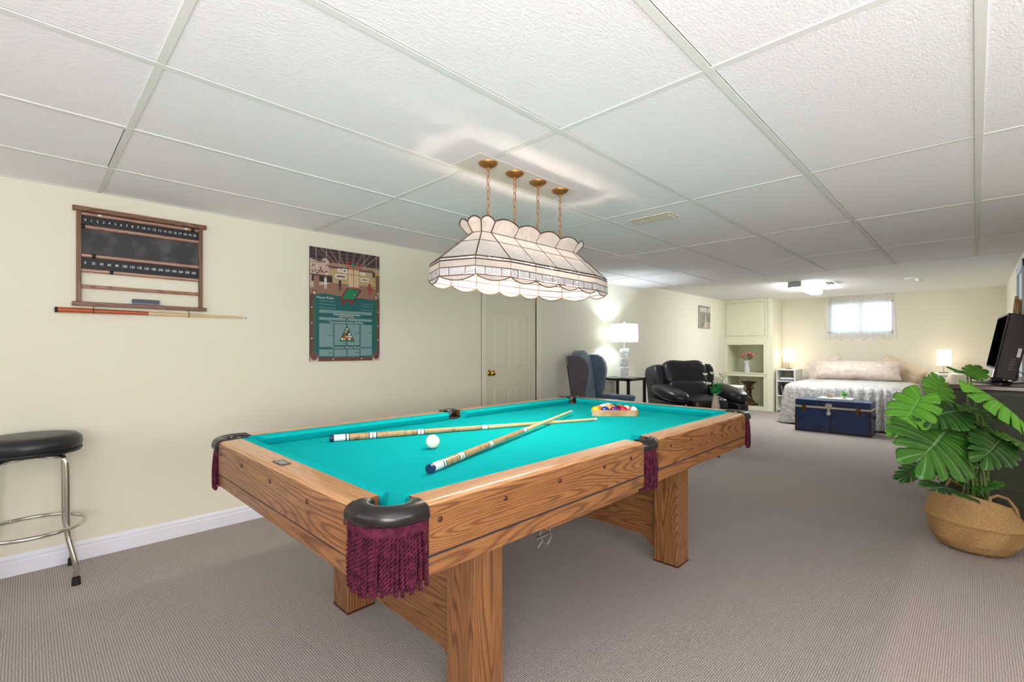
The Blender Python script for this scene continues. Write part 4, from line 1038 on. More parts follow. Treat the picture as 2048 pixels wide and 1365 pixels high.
# ================================================================ wing armchair
ac = thing('wing_armchair', 'slate blue wing armchair against the left wall beside the door', 'armchair', (-3.26, 4.50, 0), radians(15)); ac.scale = (.92, 1, 1)
MB().blob((.30, 0, .225), (.30, .28, .085), (.25, .2), 32).build('seat_base', 'chair_fabric', ac, smooth=180)
MB().blob((.34, 0, .375), (.28, .235, .075), (.45, .22), 32).build('seat_cushion', 'chair_fabric', ac, smooth=180)
# backrest with an arched top
rings = []
for i in range(25):
    f = i/24; z = .30+.84*f; hw = .25; 
    if f > .66: hw = hw*max(0.0, 1-((f-.66)/.341)**4)**.5+.002
    xc = .10-.13*f; ring_ = []
    for k_ in range(20):
        a = 2*pi*k_/20; c, s_ = cos(a), sin(a)
        ring_.append((xc+.055*math.copysign(abs(c)**.5, c), hw*math.copysign(abs(s_)**.5, s_), z))
    rings.append(ring_)
MB().loft(rings).build('backrest', 'chair_fabric', ac, smooth=180)
wing_poly = [(.04, .30), (-.06, .98), (-.075, 1.07), (.0, 1.085), (.09, 1.085), (.16, 1.05), (.20, .99), (.215, .92), (.20, .80), (.17, .66), (.16, .55), (.16, .30)]
for s_ in (-1, 1):
    y0 = s_*.245; y1 = s_*.300
    MB().prism(wing_poly, min(y0, y1), max(y0, y1), 'y').build('wing', 'chair_fabric', ac, smooth=50, bevel=.016)
    MB().prism([(x*.93+.006, z-.012) for x, z in wing_poly], *sorted((s_*.296, s_*.306)), 'y').build('outside_panel', 'chair_fabric_shaded', ac, smooth=50, bevel=.003)
    # rolled arm
    mb = MB(); prof = [(cos(2*pi*k_/16)*.045, sin(2*pi*k_/16)*.035) for k_ in range(16)]
    mb.loft([[(x, s_*.272+a*k2, .592+b_*k2) for a, b_ in prof] for x, k2 in ((.10, .8), (.14, 1), (.54, 1), (.575, .9), (.588, .6))])
    mb.box(.10, .575, *sorted((s_*.245, s_*.298)), .16, .60)
    mb.build('armrest', 'chair_fabric', ac, smooth=50)
    MB().tube([(x, s_*.306, z) for x, z in wing_poly[1:10]], .006, 8).build('piping', 'chair_fabric', ac, smooth=180)
    for x in (.06, .53): MB().lathe([(.016, 0), (.02, .08), (.026, .16)], 10, T=Matrix.Translation((x, s_*.24, 0)), cap=True).build('leg', 'espresso', ac, smooth=40)
MB().box(-.085, -.07, -.22, .22, .30, 1.0, T=Matrix.Shear('XZ', 4, (0, 0)) if False else None).build('back_panel', 'chair_fabric_shaded', ac, bevel=.005).rotation_euler = (0, radians(-9), 0)
bpy.data.objects['back_panel'].location = (.13, 0, .0)

# ================================================================ end table and crystal lamp
et = thing('end_table', 'tall thin-legged espresso end table between the wing chair and the recliner', 'side table', (-3.285, 5.43, 0))
mb = MB(); q = .215
for s_ in (-1, 1): mb.box(s_*q-(.03 if s_ > 0 else 0), s_*q+(0 if s_ > 0 else .03), -q, q, .755, .785); mb.box(-q, q, s_*q-(.03 if s_ > 0 else 0), s_*q+(0 if s_ > 0 else .03), .755, .785)
mb.build('top_frame', 'espresso', et); MB().box(-q+.03, q-.03, -q+.03, q-.03, .774, .783).build('glass_top', 'glass_base', et)
for s_ in (-1, 1):
    for k_ in (-1, 1): MB().box(*sorted((s_*q, s_*(q-.03))), *sorted((k_*q, k_*(q-.03))), 0, .755).build('leg', 'espresso', et)
cl = thing('crystal_lamp', 'table lamp of stacked crystal cubes with a wide white drum shade', 'table lamp', (-3.25, 5.41, .785))
MB().box(-.07, .07, -.07, .07, 0, .018).build('base', 'crystal', cl, bevel=.004)
for i, (z, rz_) in enumerate(((.02, .2), (.08, .75), (.145, .1), (.20, .8), (.265, .3), (.325, .9))):
    h = .05; a = .042 if i % 2 == 0 else .05
    MB().box(-a, a, -a, a, 0, h, T=TR((0, 0, z), rz_)).build('crystal_cube', 'crystal', cl, bevel=.008)
MB().tube([(0, 0, .018), (0, 0, .46)], .005, 8).build('stem', 'metal_grey', cl)
mb = MB(); n = 40
def drum(r0, r1, z0, z1, hx=1, hy=1):
    return [[(r*hx*cos(2*pi*i/n), r*hy*sin(2*pi*i/n), z) for i in range(n)] for r, z in ((r0, z0), (r1, z1))]
mb.loft(drum(.172, .168, .462, .692), cap=False); mb.build('lamp_shade', 'lamp_fabric', cl, smooth=180, solid=.002)
MB().tube([(0, 0, .46), (0, 0, .71)], .004, 8).sphere((0, 0, .715), .014, 10).build('finial', 'crystal', cl, smooth=180)
MB().sphere((0, 0, .57), .03, 12).build('bulb', 'bulb_cool', cl, smooth=180) if 'bulb_cool' in M else None
for z_ in (.485, .68): MB().tube([(-.168, 0, z_), (.168, 0, z_)], .002, 6).build('spider_arm', 'metal_grey', cl)
point('crystal_lamp_light', (-3.25, 5.41, 1.355), 11, (.76, .92, 1.0), .03)
cdx = MB().tube([(-.02, -.075, .005), (-.10, -.12, -.02), (-.235, -.17, -.08), (-.24, -.19, -.35), (-.235, -.20, -.60)], .0025, 6).build('power_cord', 'cord_white', cl)

# ================================================================ leather recliner
rc = thing('recliner', 'black leather recliner with plump arms facing the pool table', 'armchair', (-2.615, 6.045, 0), radians(-36)); rc.scale = (1, .93, 1)
def bl(name, c, h, e, **k): 
    sd = k.pop('seed', 0); T = k.pop('T', None)
    return MB().blob(c, h, e, 36, T=T, wob=k.pop('wob', .012), seed=sd, ws=7).build(name, 'leather', rc, smooth=180, **k)
bl('base', (0, 0, .22), (.40, .36, .19), (.2, .2)); bl('seat_cushion', (.12, 0, .47), (.33, .27, .10), (.5, .3), seed=2); bl('footrest', (.42, 0, .28), (.06, .27, .17), (.5, .3), seed=3)
bl('back_pillow', (0, 0, 0), (.125, .325, .185), (.55, .35), seed=4, T=TR((-.27, 0, .82), 0, radians(-14)), wob=.02)
bl('lumbar_cushion', (0, 0, 0), (.12, .30, .14), (.6, .4), seed=5, T=TR((-.16, 0, .60), 0, radians(-20)), wob=.02)
for s_ in (-1, 1):
    bl('back_wing', (0, 0, 0), (.14, .09, .30), (.4, .4), seed=6+s_, T=TR((-.30, s_*.39, .64), s_*radians(-12), radians(-12)))
    bl('arm_side', (.05, s_*.43, .27), (.40, .085, .24), (.2, .25), seed=8)
    bl('armrest', (0, 0, 0), (.35, .125, .085), (.75, .55), seed=9+s_, T=TR((.13, s_*.43, .60), 0, radians(8)), wob=.02)
for y in (-.11, .11): MB().tube([(-.155-.012, y, .68), (-.135, y, .76), (-.148, y, .86), (-.20, y, .96)], .003, 6).build('seam', 'leather', rc, smooth=180)
for s_ in (-1, 1):
    for x in (-.33, .33): MB().lathe([(.02, 0), (.025, .05)], 10, T=Matrix.Translation((x, s_*.33, 0)), cap=True).build('leg', 'espresso', rc)

# ================================================================ coffee table with carved feet, bud vase
ct = thing('pedestal_table', 'small reddish wooden pedestal table with curved feet behind the pool table', 'side table', (-2.08, 5.48, 0))
MB().lathe([(0, .42), (.23, .42), (.245, .428), (.245, .438), (.23, .445), (0, .445)], 36).build('tabletop', 'cabriole_wood', ct, smooth=40)
MB().lathe([(.05, .42), (.03, .40), (.022, .36), (.035, .33), (.045, .28), (.03, .24), (.035, .19), (0, .17)], 20).build('column', 'cabriole_wood', ct, smooth=60)
for fx, fy in ((.13, -.34), (.09, .38), (-.27, -.09)):
    Lf = sqrt(fx*fx+fy*fy); ux, uy = fx/Lf, fy/Lf
    pr = [(.02, .24, .02), (.10, .235, .022), (.18, .17, .02), (Lf-.11, .06, .015), (Lf-.05, .018, .014), (Lf, .016, .015), (Lf+.02, .03, .010)]
    MB().tube([(ux*a, uy*a, z) for a, z, r in pr], [r for a, z, r in pr], 10).build('leg', 'cabriole_wood', ct, smooth=180)
def PW_(u, v, t):
    """world point seen at photo pixel (u, v) at distance t along the view axis"""
    r = (u-1024)/F; up = (698-v)/F
    return CAM+Vector((-sin(YAW)+r*cos(YAW), cos(YAW)+r*sin(YAW), up))*t
bv = thing('bud_vase', 'pinkish bud vase with white flowers and green leaves on the pedestal table', 'vase of flowers', (-2.09, 5.42, .4455))
MB().lathe([(0, 0), (.030, 0), (.042, .03), (.044, .07), (.030, .14), (.020, .19), (.026, .21), (.022, .21), (.015, .19)], 20).build('vase', 'ceramic_pink', bv, smooth=60)
rng = random.Random(4); mb = MB(); fl = MB(); lf = MB()
for i in range(16):
    a = rng.uniform(0, 2*pi); s_ = rng.uniform(.03, .15); z = rng.uniform(.30, .45); tip = Vector((s_*cos(a)*1.0, s_*sin(a), z))
    mb.tube([(0, 0, .14), (tip.x*.4, tip.y*.4, .22), tip], .0018, 5)
    for q in range(5): b_ = q*2*pi/5; fl.blob((tip.x+.014*cos(b_), tip.y+.014*sin(b_), tip.z+.006*sin(b_*2)), (.016, .016, .011), (1, 1), 8)
for i in range(26):
    a = rng.uniform(0, 2*pi); s_ = rng.uniform(.02, .07); z = rng.uniform(.21, .31); lf.blob((0, 0, 0), (.028, .013, .004), (1, 1), 8, T=TR((s_*cos(a), s_*sin(a), z), a, rng.uniform(-.9, .3)))
mb.build('stems', 'fern_green', bv); f_ = fl.build('petals', 'petal_white', bv, smooth=180); f_['kind'] = 'stuff'; lf.build('foliage', 'fern_green', bv, smooth=180)
# white stool behind the recliner
wt = thing('white_side_table', 'small white side table in the corner behind the recliner', 'side table', (-3.05, 8.3, 0))
MB().box(-.24, .24, -.2, .2, .50, .54).build('tabletop', 'white_paint', wt, bevel=.004)
for s_ in (-1, 1):
    for k_ in (-1, 1): MB().box(*sorted((s_*.23, s_*.19)), *sorted((k_*.19, k_*.15)), 0, .5).build('leg', 'white_paint', wt)

# ================================================================ built-in alcove in the far left corner
CX0, CX1, CYF = XW+.001, -2.765, 9.575
al = thing('built_in_shelving', 'pale green built-in shelving with a cupboard above in the far corner', 'shelving', (CX0, CYF, 0))
cw = CX1-CX0; cd_ = YF-CYF-.002
def ab(n_, x0, x1, y0, y1, z0, z1, m='closet_paint', p=None, b=.003): return MB().box(x0, x1, y0, y1, z0, z1).build(n_, m, p or al, bevel=b)
ab('side_panel', 0, .055, 0, cd_, .0, 1.235); ab('side_panel', cw-.055, cw, 0, cd_, 0, 1.235)
ab('back_panel', .055, cw-.055, cd_-.02, cd_, .0, 1.235, b=0); ab('base_shelf', .055, cw-.055, .0, cd_-.02, .0, .075); ab('shelf', .055, cw-.055, .0, cd_-.02, .655, .70)
ab('shelf_lip', -.0, cw+.008, -.022, 0, .69, .71); ab('shelf_fascia', .002, cw-.002, -.012, 0, .635, .69)
ab('top_carcase', 0, cw, .02, cd_, 1.235, ZC2-.002, b=0); ab('rail_panel', .0, cw, 0, .02, 1.235, 1.40); ab('top_rail', 0, cw, 0, .02, 2.045, ZC2-.002); ab('stile', 0, .03, 0, .02, 1.40, 2.045); ab('stile', cw-.03, cw, 0, .02, 1.40, 2.045)
dd = ab('cupboard_door', .034, cw-.034, .001, .019, 1.405, 2.040, b=.004)
ab('door_catch', .36, .375, -.008, .002, 2.005, 2.04, p=dd); ab('hinge', .18, .25, -.004, .002, 1.398, 1.404, 'metal_grey', dd, 0); ab('hinge', .47, .54, -.004, .002, 1.398, 1.404, 'metal_grey', dd, 0)
ab('corner_post', cw, cw+.10, .03, cd_, 0, ZC2-.002, 'trim_cream'); ab('post_trim', cw+.02, cw+.085, .018, .03, 1.33, ZC2-.002, 'trim_cream')
# dried roses in a crystal vase
fv = thing('flower_vase', 'crystal vase of pink and red roses on the alcove shelf', 'vase of flowers', (-3.155, 9.72, .7005))
MB().lathe([(0, 0), (.045, 0), (.05, .02), (.055, .06), (.05, .10), (.035, .15), (.04, .19), (.06, .235), (.056, .235), (.034, .19), (.03, .15), (.045, .1), (.045, .03), (0, .02)], 16).build('vase', 'crystal', fv, smooth=20)
rng = random.Random(11); sm = MB(); pk = MB(); rd = MB(); lf = MB()
for i in range(17):
    a = rng.uniform(0, 2*pi); s_ = rng.uniform(.02, .115); z = .36-.35*s_+rng.uniform(-.01, .03); c = (s_*cos(a), s_*sin(a)*.7, z)
    sm.tube([(c[0]*.15, c[1]*.15, .03), (c[0]*.3, c[1]*.3, .2), c], .002, 5); t_ = rd if rng.random() < .35 else pk
    t_.blob(c, (.019, .019, .018), (.9, .9), 10, wob=.006, seed=i, ws=60)
for i in range(22):
    a = rng.uniform(0, 2*pi); s_ = rng.uniform(.07, .135); lf.blob((0, 0, 0), (.022, .011, .003), (1, 1), 8, T=TR((s_*cos(a), s_*sin(a)*.7, rng.uniform(.26, .31)), a, .3))
sm.build('stems', 'stem_green', fv); pk.build('pink_roses', 'petal_pink', fv, smooth=180); rd.build('red_roses', 'petal_red', fv, smooth=180); lf.build('leaves', 'stem_green', fv, smooth=180)
# bronze pedestal sculpture: child figure leaning on a tree stump that carries a wavy bowl
sc_ = thing('sculpture', 'bronze figurine pedestal with a wavy-rimmed bowl in the lower alcove', 'sculpture', (-3.13, 9.74, .0755))
mb = MB(); rings = []
for r, z, wv in ((.12, 0, .02), (.115, .03, .02), (.085, .07, .02), (.06, .12, .012), (.045, .2, .008), (.04, .30, .006), (.045, .36, .006)):
    rings.append([((r+wv*sin(5*a)+wv*.6*sin(9*a+z*20))*cos(a)+(.02 if z < .1 else 0), (r+wv*sin(5*a))*sin(a)*.75, z) for a in [2*pi*i/28 for i in range(28)]])
mb.loft(rings); mb.build('stump_base', 'bronze', sc_, smooth=180)
mb = MB(); rings = []
for r, z, wv in ((.03, .355, 0), (.06, .385, .004), (.095, .42, .008), (.13, .455, .012), (.122, .458, .011), (.09, .44, .01), (.03, .40, 0)):
    rings.append([((r+wv*sin(4*a+.6))*cos(a)*1.05, (r+wv*sin(4*a+.6))*sin(a)*.7, z+wv*.35*sin(4*a+.6)) for a in [2*pi*i/36 for i in range(36)]])
mb.loft(rings, cap=False); mb.build('bowl', 'bronze', sc_, smooth=180)
mb = MB(); yf = -.05
mb.blob((.0, yf, .235), (.042, .036, .055), (.9, .9), 16).blob((.012, yf-.005, .325), (.032, .032, .034), (1, 1), 16).blob((-.01, yf, .18), (.048, .04, .03), (.9, .9), 16)
mb.tube([(-.02, yf, .18), (-.045, yf-.03, .13), (-.03, yf-.02, .05)], [.024, .02, .014], 10).tube([(.02, yf, .18), (.055, yf-.035, .12), (.075, yf-.02, .04), (.10, yf-.03, .03)], [.024, .02, .014, .012], 10)
mb.tube([(.035, yf, .27), (.07, yf-.01, .30), (.06, yf+.0, .36)], [.014, .012, .010], 8).tube([(-.035, yf, .27), (-.055, yf-.03, .23), (-.02, yf-.045, .22)], [.014, .012, .010], 8).blob((.07, yf+.01, .34), (.035, .03, .03), (.8, .8), 14, wob=.01, ws=30)
mb.build('child_figure', 'bronze', sc_, smooth=180)

# ================================================================ bookcase, lamps, nightstand
bk = thing('bookcase', 'small cream open bookcase left of the bed', 'bookcase', (-2.63, 9.66, 0))
bw, bd = .31, .50
ab('side_panel', 0, .022, 0, bd, 0, .765, 'white_paint', bk); ab('side_panel', bw-.022, bw, 0, bd, 0, .765, 'white_paint', bk); ab('top', -.005, bw+.005, -.005, bd, .765, .785, 'white_paint', bk)
ab('back_panel', .022, bw-.022, bd-.01, bd, 0, .765, 'closet_paint', bk, 0)
for z in (.03, .29, .555): ab('shelf', .022, bw-.022, .005, bd-.01, z, z+.018, 'white_paint', bk)
for i, (h, m_) in enumerate(((.028, 'paper_grey'), (.03, 'paper_white'))):
    o = MB().box(0, .22, 0, .16, 0, h).build('paper_stack', m_, None, bevel=.002); o.location = (-2.58+i*.008, 9.69+i*.006, .5735+i*.0285)
    tag(o, ['grey stack of papers on the upper shelf of the bookcase, under the white one', 'white stack of papers on the upper shelf of the bookcase'][i], 'papers')
xb = -2.605
for i, (th_, h, m_, lean) in enumerate(((.026, .17, 'book_black', .16), (.022, .18, 'book_grey', .20), (.024, .17, 'book_black', .24), (.03, .175, 'book_brown', .27), (.022, .16, 'book_grey', .30))):
    o = MB().box(0, th_, 0, .14, 0, h).box(.002, th_-.002, -.0005, .001, h-.02, h-.012).build('book', m_, None, bevel=.001)
    o.rotation_euler = (0, -lean, 0); o.location = (xb+.03+i*.030+.01*i, 9.70, .3085)
    tag(o, ['black book leaning at the left end of the bookcase middle shelf', 'grey book leaning second from left on the bookcase middle shelf', 'black book leaning in the middle of the bookcase middle shelf', 'brown book leaning next to the rightmost on the middle shelf', 'grey book leaning at the right end of the bookcase middle shelf'][i], 'book', 'books on the bookcase')
def bed_lamp(label, x, y, z, r, zs0, zs1, pw):
    t = thing('table_lamp', label, 'table lamp', (x, y, z), group='bedside lamps')
    MB().lathe([(0, .012), (.055, .012), (.06, .006), (.06, 0), (0, 0)], 24).build('base', 'espresso', t, smooth=40)
    MB().tube([(0, 0, .01), (0, 0, zs1-z-.02)], .007, 10).build('pole', 'metal_grey', t, smooth=60)
    mb = MB(); mb.loft([[(r*cos(2*pi*i/32), r*sin(2*pi*i/32), q-z) for i in range(32)] for q in (zs0, zs1)], cap=False); mb.build('lamp_shade', 'lamp_fabric_warm', t, smooth=180)
    MB().tube([(-r, 0, zs1-z-.012), (r, 0, zs1-z-.012)], .002, 6).build('shade_ring', 'metal_grey', t)
    point('bedside_lamp_light', (x, y, (zs0+zs1)/2), pw*.9, (1.0, .90, .78), .03)
sheer_mat('lamp_fabric_warm', (0.97, 0.93, 0.86, 1), 1.0)
bed_lamp('small lit lamp with a cream cylinder shade on the bookcase left of the bed', -2.47, 9.85, .7855, .088, .915, 1.165, 3.2)
bed_lamp('small lit lamp with a cream cylinder shade on the nightstand right of the bed', -.35, 9.85, .7855, .085, .905, 1.145, 3.2)
ns = thing('nightstand', 'white nightstand right of the bed, half hidden by the plant', 'nightstand', (-.49, 9.60, 0))
ab('top', 0, .44, 0, .45, .755, .785, 'white_paint', ns); ab('shelf', .03, .41, .02, .43, .10, .118, 'white_paint', ns)
for x in (.012, .40):
    for y in (.012, .41): ab('leg', x, x+.028, y, y+.028, 0, .755, 'white_paint', ns)
ab('drawer_box', .03, .41, .03, .43, .62, .755, 'white_paint', ns, 0)
MB().box(.05, .39, .018, .032, .635, .745).build('drawer', 'white_paint', ns, bevel=.003)

# ================================================================ bed
BX0, BX1, BY0, BY1 = -2.15, -.66, 8.30, 10.13
bd_ = thing('bed', 'queen bed with a silver-beige satin bedspread under the small window', 'bed', ((BX0+BX1)/2, (BY0+BY1)/2, 0)); OB = ((BX0+BX1)/2, (BY0+BY1)/2, 0)
MB().box(BX0+.05, BX1-.05, BY0+.06, BY1, .06, .30).build('box_spring', 'mattress', bd_, bevel=.02, org=OB); MB().box(BX0+.03, BX1-.03, BY0+.04, BY1, .30, .575).build('mattress', 'mattress', bd_, bevel=.04, org=OB)
# bedspread: closed plan outline pushed outward and down in folds
def outline(n):
    out = []; r = .16; x0, x1, y0, y1 = BX0, BX1, BY0, BY1
    segs = [((x0, y1), (x0, y0+r)), 'a0', ((x0+r, y0), (x1-r, y0)), 'a1', ((x1, y0+r), (x1, y1))]
    for s_ in segs:
        if s_ == 'a0': out += [(x0+r+r*cos(radians(a)), y0+r+r*sin(radians(a))) for a in range(185, 270, 6)]
        elif s_ == 'a1': out += [(x1-r+r*cos(radians(a)), y0+r+r*sin(radians(a))) for a in range(275, 358, 6)]
        else:
            a, b_ = Vector(s_[0]), Vector(s_[1]); m2 = int((b_-a).length/.02); out += [tuple(a.lerp(b_, i/m2)) for i in range(m2+1)]
    return out
ol = outline(0); c0 = Vector(((BX0+BX1)/2, (BY0+BY1)/2+.2)); rings = []
acc = 0; cum = [0]
for i in range(1, len(ol)): acc += (Vector(ol[i])-Vector(ol[i-1])).length; cum.append(acc)
for (f, z, outw, amp) in ((.0, .645, 0, 0), (.35, .645, 0, .3), (.7, .64, 0, .5), (.9, .632, 0, .5), (.97, .615, 0, .6), (1, .585, .012, .7), (1, .53, .03, 1), (1, .46, .045, 1.3), (1, .36, .06, 1.7), (1, .25, .075, 2.1), (1, .14, .09, 2.4), (1, .05, .10, 2.6), (1, .02, .105, 2.6)):
    ring_ = []
    for i, (x, y) in enumerate(ol):
        p = Vector((x, y)); q = c0.lerp(p, f); nn = Vector((x-c0.x, (y-c0.y)*.8)).normalized()
        if y > BY0+.2: nn = Vector((math.copysign(1, x-c0.x), 0))
        elif BX0+.2 < x < BX1-.2: nn = Vector((0, -1))
        s_ = cum[i]; rt = max(0, min(1, (x-(BX0+.75))/.3)) if y < BY0+.3 or x > c0.x else 0
        fold = (.006+.014*rt)*sin(s_*2*pi/(.16+.02*sin(s_*3)))+.006*sin(s_*2*pi/.09+1)
        q = q+nn*(outw+fold*amp*(1 if f == 1 else .0))
        zz = z+.008*noise.noise(Vector((q.x*6, q.y*6, 0)))*(1 if f < 1 else 0)
        if z < .03: zz = .015+.012*abs(sin(s_*7))
        ring_.append((q.x, q.y, zz))
    rings.append(ring_)
mb = MB(); mb.loft(rings, closed=False); mb.build('bedspread', 'bed_satin', bd_, smooth=180, org=OB)
def soft(name, label, c, h, T, m_='pillow_satin', seed=0):
    """flanged sham pillow: h = half width, half thickness, half height; lies in the local xz plane"""
    n1_, n2_ = 48, 24; mb = MB()
    for sg in (-1, 1):
        vs_ = []
        for j_ in range(n2_+1):
            for i_ in range(n1_+1):
                u = i_/n1_*2-1; v = j_/n2_*2-1
                fu = 1-abs(u)**5; fv = 1-abs(v)**2.6; th_ = h[1]*max(0, fu*fv)**.6
                x = u*h[0]*(1-.05*(1-abs(v)**2)*abs(u)**6); z = v*h[2]*(1-.10*(1-u*u)*abs(v)**6*0-.06*abs(u)**4)
                w_ = noise.noise(Vector((u*3+seed*5, v*2, sg)))*.014+noise.noise(Vector((u*9+seed*5, v*5, sg)))*.006
                vs_.append((x, sg*(th_+.003+w_*min(1, fu*fv*3)), z+.01*noise.noise(Vector((u*4, seed, v)))))
        fs = [(j_*(n1_+1)+i_, j_*(n1_+1)+i_+1, (j_+1)*(n1_+1)+i_+1, (j_+1)*(n1_+1)+i_) for j_ in range(n2_) for i_ in range(n1_)]
        mb.add(vs_, fs)
    t = mb.build(name, m_, None, smooth=180); t.matrix_world = Matrix.Translation(c) @ T
    return tag(t, label, 'pillow', 'pillows on the bed')
soft('bolster_pillow', 'long silver-pink satin bolster pillow across the head of the bed, in front', (-1.42, 9.60, .80), (.60, .12, .165), Matrix.Rotation(radians(-26), 4, 'X'), seed=1)
soft('pillow', 'satin pillow slanting behind the left end of the bolster', (-1.90, 9.88, .79), (.30, .10, .19), Matrix.Rotation(radians(-24), 4, 'Y') @ Matrix.Rotation(radians(-16), 4, 'X'), seed=2)
soft('pillow', 'golden-beige satin pillow slanting behind the right end of the bolster', (-.88, 9.88, .78), (.30, .10, .19), Matrix.Rotation(radians(28), 4, 'Y') @ Matrix.Rotation(radians(-16), 4, 'X'), 'bed_trim', seed=3)

# ================================================================ trunk and what stands on it
TX0, TX1, TY0, TY1 = -1.845, -.975, 7.69, 8.11
tk = thing('trunk', 'worn blue steamer trunk with brass latches at the foot of the bed', 'trunk', (TX0, TY0, 0)); tw, td = TX1-TX0, TY1-TY0
MB().box(0, tw, 0, td, .012, .335).build('body', 'trunk_blue', tk, bevel=.006); ld = MB().box(0, tw, 0, td, .36, .448).build('lid', ['trunk_blue', 'trunk_lid'], tk, bevel=.008)
for pp in ld.data.polygons:
    if pp.normal.z > .5: pp.material_index = 1
MB().box(-.003, tw+.003, -.004, td+.003, .335, .360).build('wood_band', 'trunk_wood', tk, bevel=.002)
for z0 in (.0, ): MB().box(-.004, tw+.004, -.005, td+.004, z0, z0+.022).build('bottom_binding', 'trunk_edge', tk, bevel=.003)
for x in (-.003, tw-.022): MB().box(x, x+.025, -.004, .02, .02, .335).build('corner_binding', 'trunk_edge', tk, bevel=.003)
MB().box(tw/2-.018, tw/2+.0, -.0025, .004, .02, .30).build('centre_binding', 'trunk_edge', tk)
for x in (.085, tw-.16):
    l_ = MB().box(x, x+.05, -.012, 0, .315, .375).prism([(x+.002, .31), (x+.048, .31), (x+.048, .285), (x+.032, .262), (x+.018, .262), (x+.002, .285)], -.010, 0, 'y').build('latch', 'rusty_brass', tk, bevel=.002)
    MB().box(x+.015, x+.035, -.017, -.011, .30, .365).build('hasp', 'rusty_brass', l_, bevel=.002)
xm = tw/2-.03
lk = MB().prism([(xm-.035, .335), (xm+.035, .335), (xm+.045, .36), (xm+.035, .40), (xm+.02, .408), (xm-.02, .408), (xm-.035, .40), (xm-.045, .36)], -.010, 0, 'y').build('lock_plate', 'nickel', tk, bevel=.003)
MB().lathe([(0, .016), (.02, .014), (.028, .008), (.03, 0)], 20, T=Matrix.Translation((xm, -.004, .27)) @ Matrix.Rotation(pi/2, 4, 'X') ).box(xm-.016, xm+.016, -.014, -.002, .27, .345).build('lock_hasp', 'nickel', lk, smooth=40)
MB().tube([(tw+.004, .13, .25), (tw+.02, .15, .225), (tw+.02, td-.15, .225), (tw+.004, td-.13, .25)], .008, 8).build('side_handle', 'trunk_edge', tk)
tr_ = MB().box(-.20, .20, -.13, .13, 0, .022).build('tray', 'white_paint', None, bevel=.002); tr_.location = (-1.40, 7.93, .4485); tag(tr_, 'flat white box lying on the lid of the blue trunk', 'box')
cn = thing('candle', 'small copper tealight candle on the white box on the trunk', 'candle', (-1.475, 7.95, .4708))
MB().lathe([(0, 0), (.038, 0), (.038, .028), (.034, .028), (.034, .02), (0, .02)], 24).build('holder', 'candle_copper', cn, smooth=40); MB().lathe([(0, .024), (.033, .024), (.033, .02)], 20).build('wax', 'ball_white', cn)
sp_ = thing('potted_plant', 'tiny green grass plant in a white pot on the white box on the trunk', 'potted plant', (-1.30, 7.90, .4708))
MB().lathe([(0, 0), (.025, 0), (.032, .035), (.028, .035), (.02, .03), (0, .03)], 20).build('pot', 'ceramic_white', sp_, smooth=40)
mb = MB(); rng = random.Random(5)
for i in range(90):
    a = rng.uniform(0, 2*pi); l_ = rng.uniform(.05, .095); s_ = rng.uniform(.1, 1.1); d = Vector((cos(a)*sin(s_), sin(a)*sin(s_), cos(s_))); p0 = Vector((.01*cos(a), .01*sin(a), .03)); sd = Vector((-sin(a), cos(a), 0))*.003
    p1 = p0+d*l_*.6; p2 = p0+d*l_+Vector((0, 0, -.012)); mb.add([p0-sd, p0+sd, p1+sd, p1-sd, p2], [(0, 1, 2, 3), (3, 2, 4)])
mb.build('grass', 'grass_green', sp_)['kind'] = 'stuff'

# ================================================================ dresser, television, boards
dx0, dx1, dy0, dy1 = -.165, XR-.002, 4.42, 6.02
ds = thing('dresser', 'long dark green dresser with a reddish top against the right wall', 'dresser', (dx0, dy0, 0)); ww, dl = dx1-dx0, dy1-dy0
MB().box(0, ww, 0, dl, .04, .885).box(.03, ww, .02, dl-.02, 0, .04).build('carcase', 'dresser_paint', ds, bevel=.003)
MB().box(-.015, ww, -.02, dl+.01, .885, .918).build('top', 'dresser_top', ds, bevel=.006)
for z in (.235, .44, .645, .86): MB().box(.0, ww, -.004, .004, z, z+.006).build('end_groove', 'groove_blue_grey' if False else 'espresso', ds)
for i in range(3):
    for k_ in range(3):
        y0 = .03+i*(dl-.06)/3; f_ = MB().box(-.012, 0, y0+.01, y0+(dl-.06)/3-.01, .08+k_*.265, .08+k_*.265+.25).build('drawer', 'dresser_paint', ds, bevel=.004)
        MB().sphere((-.024, y0+(dl-.06)/6, .205+k_*.265), .014, 12).build('knob', 'antique_brass', f_, smooth=180)
tv = thing('television', 'black flat television on a glossy stand, turned side-on on the dresser', 'television', (.125, 4.66, .9185), radians(3))
# local: screen faces -x, runs along +y
lean = Matrix.Translation((0, 0, .035)) @ Matrix.Rotation(radians(10), 4, 'Y')
MB().lathe([(0, .012), (.17, .010), (.185, .004), (.185, 0)], 40, T=Matrix.Translation((.0, .32, 0)) @ Matrix.Diagonal((.75, 1.6, 1, 1))).build('stand_base', 'glass_base', tv, smooth=40)
MB().box(-.03, .03, .25, .39, .008, .06).build('stand_neck', 'tv_plastic', tv, bevel=.006)
bdy = MB().prism([(-.035, 0), (.07, 0), (.075, .20), (.085, .36), (.06, .385), (.055, .43), (.03, .448), (-.035, .45)], 0, .66, 'y', T=lean).build('housing', 'tv_plastic', tv, bevel=.006)
MB().box(-.042, -.035, .0, .66, .0, .45, T=lean).build('bezel', 'tv_plastic', tv, bevel=.002)
MB().box(-.044, -.041, .02, .64, .075, .435, T=lean).build('screen', 'tv_screen', tv)
MB().box(-.050, -.040, .0, .66, .0, .062, T=lean).build('speaker_bar', 'tv_silver', tv, bevel=.003)
MB().box(.045, .062, -.0015, .0, .16, .22, T=lean).build('label_sticker', 'paper_white', bdy)
mb = MB()
